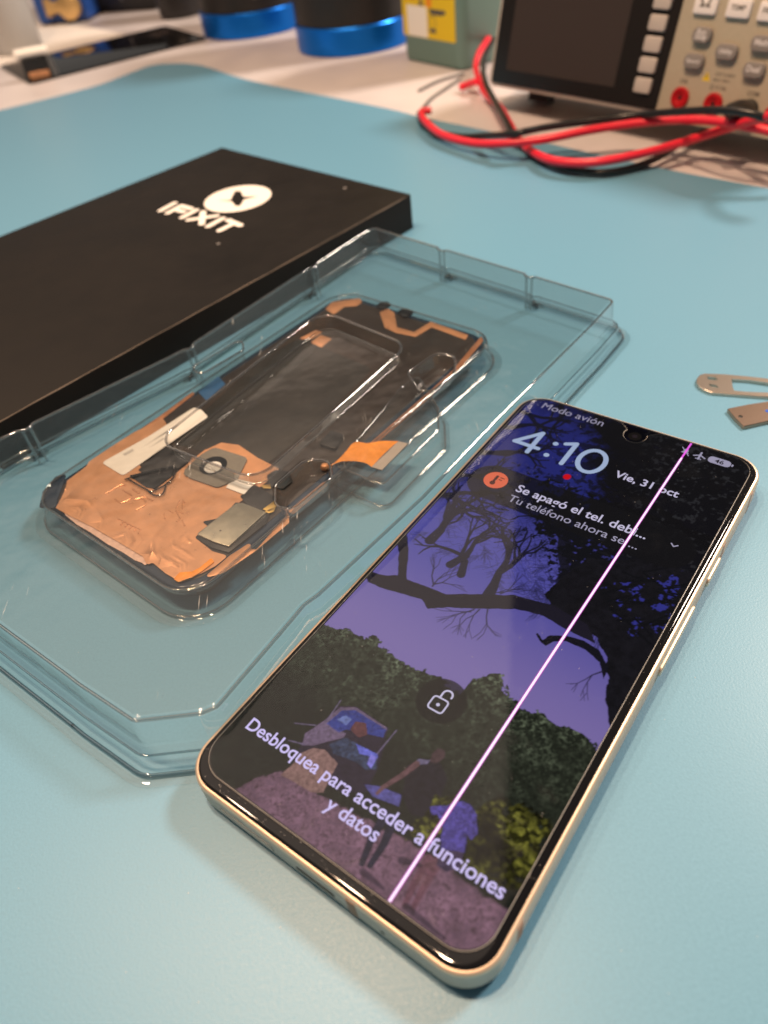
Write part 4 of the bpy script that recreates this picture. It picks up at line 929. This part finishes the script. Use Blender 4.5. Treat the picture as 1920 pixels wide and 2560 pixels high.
# ------------------------------------------------------------------ two black canisters with blue bases
def canister(cx, cy, label, ang):
    o = root('canister', label, 'canister', (cx, cy, D), group='black canisters with blue bases')
    put('base', G().lathe([(48.6, 0), (50, .8), (50, 19.5), (49.4, 20.2), (48, 20.4)], n=72), M['mug_blue'], o)
    put('body', G().lathe([(48.2, 20.4), (49.2, 21.4), (49.4, 60), (49.4, 150), (44, 164), (34, 168)], n=72), M['mug'], o)
    return o
def on_can(a, z, r=49.7): return (r*math.cos(a), r*math.sin(a), z)
m1 = at(641, 96, D); v1 = m1[:2]/np.linalg.norm(m1[:2]); c1 = m1[:2]+v1*50
ca1 = canister(*c1, 'black canister with a blue metal base, left of the other one', 0)
m2 = at(893, 141, D); v2 = m2[:2]/np.linalg.norm(m2[:2]); c2 = m2[:2]+v2*50
ca2 = canister(*c2, 'black canister with a blue metal base, just beside the green jug', 0)
def decal(o, polys, a0, z0):
    g = G()
    for p in polys:
        q = crumple(ccw(p), 0, 0, 2.0); g.add([on_can(a0+x/49.7, z0+y) for x, y, _ in q.v], q.f)
    put('grey_mark', g, M['mug_mark'], o, flat=True)
fa = math.atan2(-c1[1], -c1[0])
decal(ca1, [[(-9, 18), (-2, 8), (3, 6), (9, 8), (11, 16), (6, 24), (0, 26)], [(-6, 3), (8, 3), (8, 1), (-6, 1)], [(-3, -.5), (6, -.5), (6, -2), (-3, -2)]], fa+.12, 33)
fa = math.atan2(-c2[1], -c2[0])
ring_ = [[(11*math.cos(a), 11*math.sin(a)), (11*math.cos(b), 11*math.sin(b)), (7.5*math.cos(b), 7.5*math.sin(b)), (7.5*math.cos(a), 7.5*math.sin(a))] for a, b in zip(np.linspace(2.0, 4.8, 12)[:-1], np.linspace(2.0, 4.8, 12)[1:])]
decal(ca2, ring_+[[(-2, -4), (3, -3), (2, 9), (-3, 8)]], fa+.66, 52)

# ------------------------------------------------------------------ green jug with a yellow label
ja, jb = at(1008, 150, D)[:2], at(1158, 181, D)[:2]; ju = (jb-ja)/np.linalg.norm(jb-ja); jn = np.array([-ju[1], ju[0]])
jm = Matrix.Identity(4); jm[0][0], jm[1][0], jm[0][1], jm[1][1] = ju[0], ju[1], jn[0], jn[1]
jug = root('plastic_jug', 'green rectangular plastic jug with a yellow label on its front', 'jug', (ja[0], ja[1], D), jm)
JW = float(np.linalg.norm(jb-ja)); JD = 62.0
jp = rrect(0, 0, JW, JD, 8, 6)
put('body', G().loft([loop3(inset(jp, 4), 0), loop3(inset(jp, 1.2), .8), loop3(jp, 4), loop3(jp, 118), loop3(inset(jp, 4), 128), loop3(inset(jp, 14), 138), loop3(inset(jp, 20), 142)], True, True), M['jug'], jug)
def jf(u, v):
    w = on_plane(u, v, (ja[0], ja[1], 0), (-jn[0], -jn[1], 0)); return float((w[:2]-ja)@ju), float(w[2]-D)
def jq(l): return ccw([jf(1000+x/5.184, y/5.184) for x, y in l])
lf = lambda a, b, c: (a, -c, b)
lb_ = jq([(100, 470), (690, 548)]); lx0, lx1 = 2.5, jf(1000+715/5.184, 300/5.184)[0]; lz0 = (jf(1000+400/5.184, 505/5.184)[1])
lab = put('label', G().prism(rrect(lx0+1, lz0, lx1, 108, 1, 3), .01, .2).xf(lf), M['yellow'], jug)
def jr(px0, py0, px1, py1, m_, name, z=.22):
    a = jf(1000+px0/5.184, py1/5.184); b = jf(1000+px1/5.184, py0/5.184)
    put(name, G().prism(rrect(a[0], a[1], b[0], b[1], .4, 2), z, z+.03).xf(lf), m_, lab)
jr(112, 90, 345, 450, M['white_plastic'], 'white_sticker', .25)
jr(170, 190, 300, 330, M['ink'], 'sticker_mark', .30) if False else None
jr(380, 140, 590, 165, M['dark_print'], 'print_line'); jr(400, 178, 560, 190, M['dark_print'], 'print_line')
pc = jf(1000+420/5.184, 300/5.184)
q = rrect(pc[0]-3.6, pc[1]-3.6, pc[0]+3.6, pc[1]+4.2, 1, 3); pg = G(); poly_stroke(pg, q+[q[0]], .3, .22); put('pictogram_frame', pg.xf(lf), M['dark_print'], lab, flat=True)
put('pictogram', G().prism([(pc[0]-3.4, pc[1]-6), (pc[0]+4, pc[1]-6.4), (pc[0]+4, pc[1]-4.2), (pc[0]+1, pc[1]-3.2), (pc[0]-3.4, pc[1]-4.4)], .22, .25).xf(lf), M['dark_print'], lab, flat=True)
hz = jf(1000+270/5.184, 40/5.184)
put('hazard_mark', G().prism([(hz[0]-3, hz[1]-1.5), (hz[0]+3, hz[1]-1.5), (hz[0], hz[1]+4)], .22, .25).xf(lf), M['dark_print'], lab, flat=True)
put('orange_mark', G().prism(circle(hz[0]+9, hz[1]+1, 3.4, 20), .22, .25).xf(lf), mat('orange_print', (.78, .26, .01), .6), lab, flat=True)
put('cap', G().lathe([(13, 142), (13, 158), (12, 160)], JW/2, JD/2, 32), M['jug'], jug)

# ------------------------------------------------------------------ the far left corner of the desk
pg_ = at2([(0, 190), (75, 209), (515, 97), (396, 69)], D+1.2)
a_, b_, c_, d_ = [np.array(q) for q in pg_]
u_ = (c_-b_)/np.linalg.norm(c_-b_); w_ = np.array([-u_[1], u_[0]]); wd = 103.0; ln = float(np.linalg.norm(c_-b_))+2
pm = Matrix.Identity(4); pm[0][0], pm[1][0], pm[0][1], pm[1][1] = u_[0], u_[1], w_[0], w_[1]
gp = root('glass_panel', 'dark glossy phone glass panel lying on the pale desk behind the mat', 'glass panel', (b_[0], b_[1], D), pm)
put('glass', G().prism(rrect(0, 0, ln, wd, 6, 6), .02, 2.0, .4), M['black_gloss'], gp)
put('camera_window', G().prism(rrect(ln-30, 60, ln-10, 80, 5, 5), 2.0, 2.2, .1), M['dmm_screen'], gp)
# small white-topped part standing on it
kp = at(100, 190, 0.2); kr = Matrix.Rotation(R(14), 4, 'Z')
kn = root('connector_block', 'small dark connector block with a white rounded top, standing on the dark glass panel', 'connector', (kp[0], kp[1], 0.0), kr)
put('block', G().box(-11, -5, .02, 11, 5, 15, .4), M['plastic_dark'], kn)
put('white_top', G().tube(spline([(-14, 0, 18.6), (-5, 0, 18.8), (5, 0, 18.8), (14, 0, 18.6)], 6), 3.9, 14), M['white_plastic'], kn)
put('metal_shell', G().box(-8, -6.4, .02, 9, -5.05, 5, .3), M['copper'], kn)
# paper sheet, cup, blue and brass device
pp = at2([(312, 86), (200, 64), (30, 50), (-200, 120), (-60, 178), (0, 162)], D+.2)
put('paper_sheet', G().prism(ccw(pp), D+.02, D+.35), M['paper'], None, 'white paper sheet on the desk under the milky cup', 'paper', flat=True, shift=(pp[0][0], pp[0][1], D))
cp_ = at(56, 136, D+.4); vv = cp_[:2]/np.linalg.norm(cp_[:2]); cc = cp_[:2]+vv*23
cup = root('cup', 'milky plastic cup standing on the white paper sheet', 'cup', (cc[0], cc[1], D+.36))
put('wall', G().lathe([(20, 0), (22.5, .6), (23, 3), (23, 95), (22.4, 95), (22.4, 4), (1, 3)], n=48, cap0=True, cap1=True), M['cup'], cup)
put('foot_ring', G().lathe([(23.05, 3.2), (23.6, 3.6), (23.6, 4.6), (23.05, 5)], n=48, cap0=False, cap1=False), M['cup'], cup)
bp_ = at(160, 66, D)
dv = root('small_motor', 'blue gadget with a brass knob, partly behind the milky cup', 'gadget', (bp_[0], bp_[1], D), Matrix.Rotation(R(-8), 4, 'Z'))
put('housing', G().box(-32, 14, 3, 26, 52, 60, 3), M['blue_plastic'], dv)
put('knob', G().lathe([(11.5, 0), (12.3, .8), (12.3, 9), (11, 10)], 0, 0, 40).xf(lambda a, b, c: (a+11, 4-c+6, b+17)), M['brass'], dv)
put('shaft', G().lathe([(6, 0), (6, 14)], 0, 0, 24).xf(lambda a, b, c: (-14+c*1.4, b+8, a+17)), M['brass'], dv)
put('bracket', G().box(-18, 6, 9, -12, 14, 26, 1), M['brass'], dv)
put('base_foot', G().box(-30, 16, 0.02, 24, 50, 3), M['plastic_dark'], dv)
jp_ = at(457, 47, D); vj = jp_[:2]/np.linalg.norm(jp_[:2]); jc = jp_[:2]+vj*23
jr_ = root('jar', 'small black jar standing left of the two canisters', 'jar', (jc[0], jc[1], D))
put('body', G().lathe([(20, 0.02), (23, 1.5), (23.5, 8), (23.5, 60), (21, 66)], n=48), M['mug'], jr_)
put('lid', G().lathe([(22, 66), (22, 78), (20.5, 80)], n=40), M['plastic_dark'], jr_)
ep = at(300, 34, D)
eq = root('power_supply', 'dark equipment box standing at the back of the desk', 'equipment box', (ep[0], ep[1]+6, D), Matrix.Rotation(R(-22), 4, 'Z'))
put('case', G().box(-75, 0, 6, 50, 90, 80, 2), M['plastic_dark'], eq)
put('front_groove', G().box(-30, -.6, 12, -28, 0, 76), M['mug_mark'], eq); put('front_groove', G().box(5, -.6, 12, 7, 0, 76), M['mug_mark'], eq)
put('base_foot', G().box(-70, 5, 0.02, 45, 85, 6), M['plastic_dark'], eq)

# ------------------------------------------------------------------ two steel tools cut off by the picture's right edge
def tz(l): return [tuple(at(1680+x/6.9125, 880+y/6.9125, 1.0)[:2]) for x, y in l]
o0 = tz([(420, 520)])[0]
strip_ = root('slotted_blade', 'slim steel opening blade with a long window and two small slots, lying on the mat', 'steel blade', (o0[0], o0[1], 0))
ol = ccw(tz([(418, 520), (430, 450), (480, 395), (560, 368), (900, 380), (1300, 415), (1659, 455), (2100, 505), (2180, 640), (2100, 800), (1659, 770), (1300, 745), (1000, 722), (680, 698), (560, 650), (470, 595)]))
win = ccw(tz([(1030, 468), (1330, 485), (1640, 530), (2000, 600), (1960, 700), (1659, 700), (1340, 690), (1075, 668), (1045, 600)]))
s1_ = ccw(tz([(605, 425), (760, 440), (790, 490), (625, 475)])); s2_ = ccw(tz([(630, 548), (770, 575), (810, 622), (655, 590)]))
olf = fillet(ol, 1.0, 4)
g = G().sheet([(x, y) for x, y in inset(olf, .18)], [fillet(win, .5, 3), s1_, s2_], 1.0)
g.loft([loop3(olf, .05), loop3(olf, .8), loop3(inset(olf, .05), .93), loop3(inset(olf, .18), 1.0)])
for h_ in (fillet(win, .5, 3), s1_, s2_): g.loft([loop3(h_, 1.0), loop3(h_, .05)])
put('blade', g, M['tool'], strip_, world=True, sharp=50)
def tz2(l): return [tuple(at(1680+x/6.9125, 880+y/6.9125, 1.3)[:2]) for x, y in l]
o1 = tz2([(950, 980)])[0]
card = root('metal_tab', 'small bronze metal tab with a bright rivet, lying just below the steel blade', 'metal tab', (o1[0], o1[1], 0))
cl_ = fillet(ccw(tz2([(952, 975), (1300, 905), (1659, 850), (2300, 780), (2350, 1100), (1659, 1190), (1240, 1285), (1100, 1150)])), .4, 3)
hl_ = circle(*tz2([(1187, 1112)])[0], .68, 18)
g = G().sheet(inset(cl_, .15), [hl_], 1.3); g.loft([loop3(cl_, .05), loop3(cl_, 1.15), loop3(inset(cl_, .15), 1.3)]); g.loft([loop3(hl_, 1.3), loop3(hl_, .6)])
put('plate', g, mat('bronze_metal', (.52, .36, .27), .3, metal=1.0, bump=(.8, .02)), card, world=True, sharp=50)
put('eyelet', G().prism(circle(*tz2([(1187, 1112)])[0], .62, 18), 0.6, 1.2), mat('bright_rivet', (.9, .82, .7), .15, metal=1), card, world=True)
put('blue_dot', G().add(loop3(circle(*tz2([(1655, 1020)])[0], .75, 18), 1.33), [tuple(range(18))]), M['blue_dot'], card, world=True, flat=True)
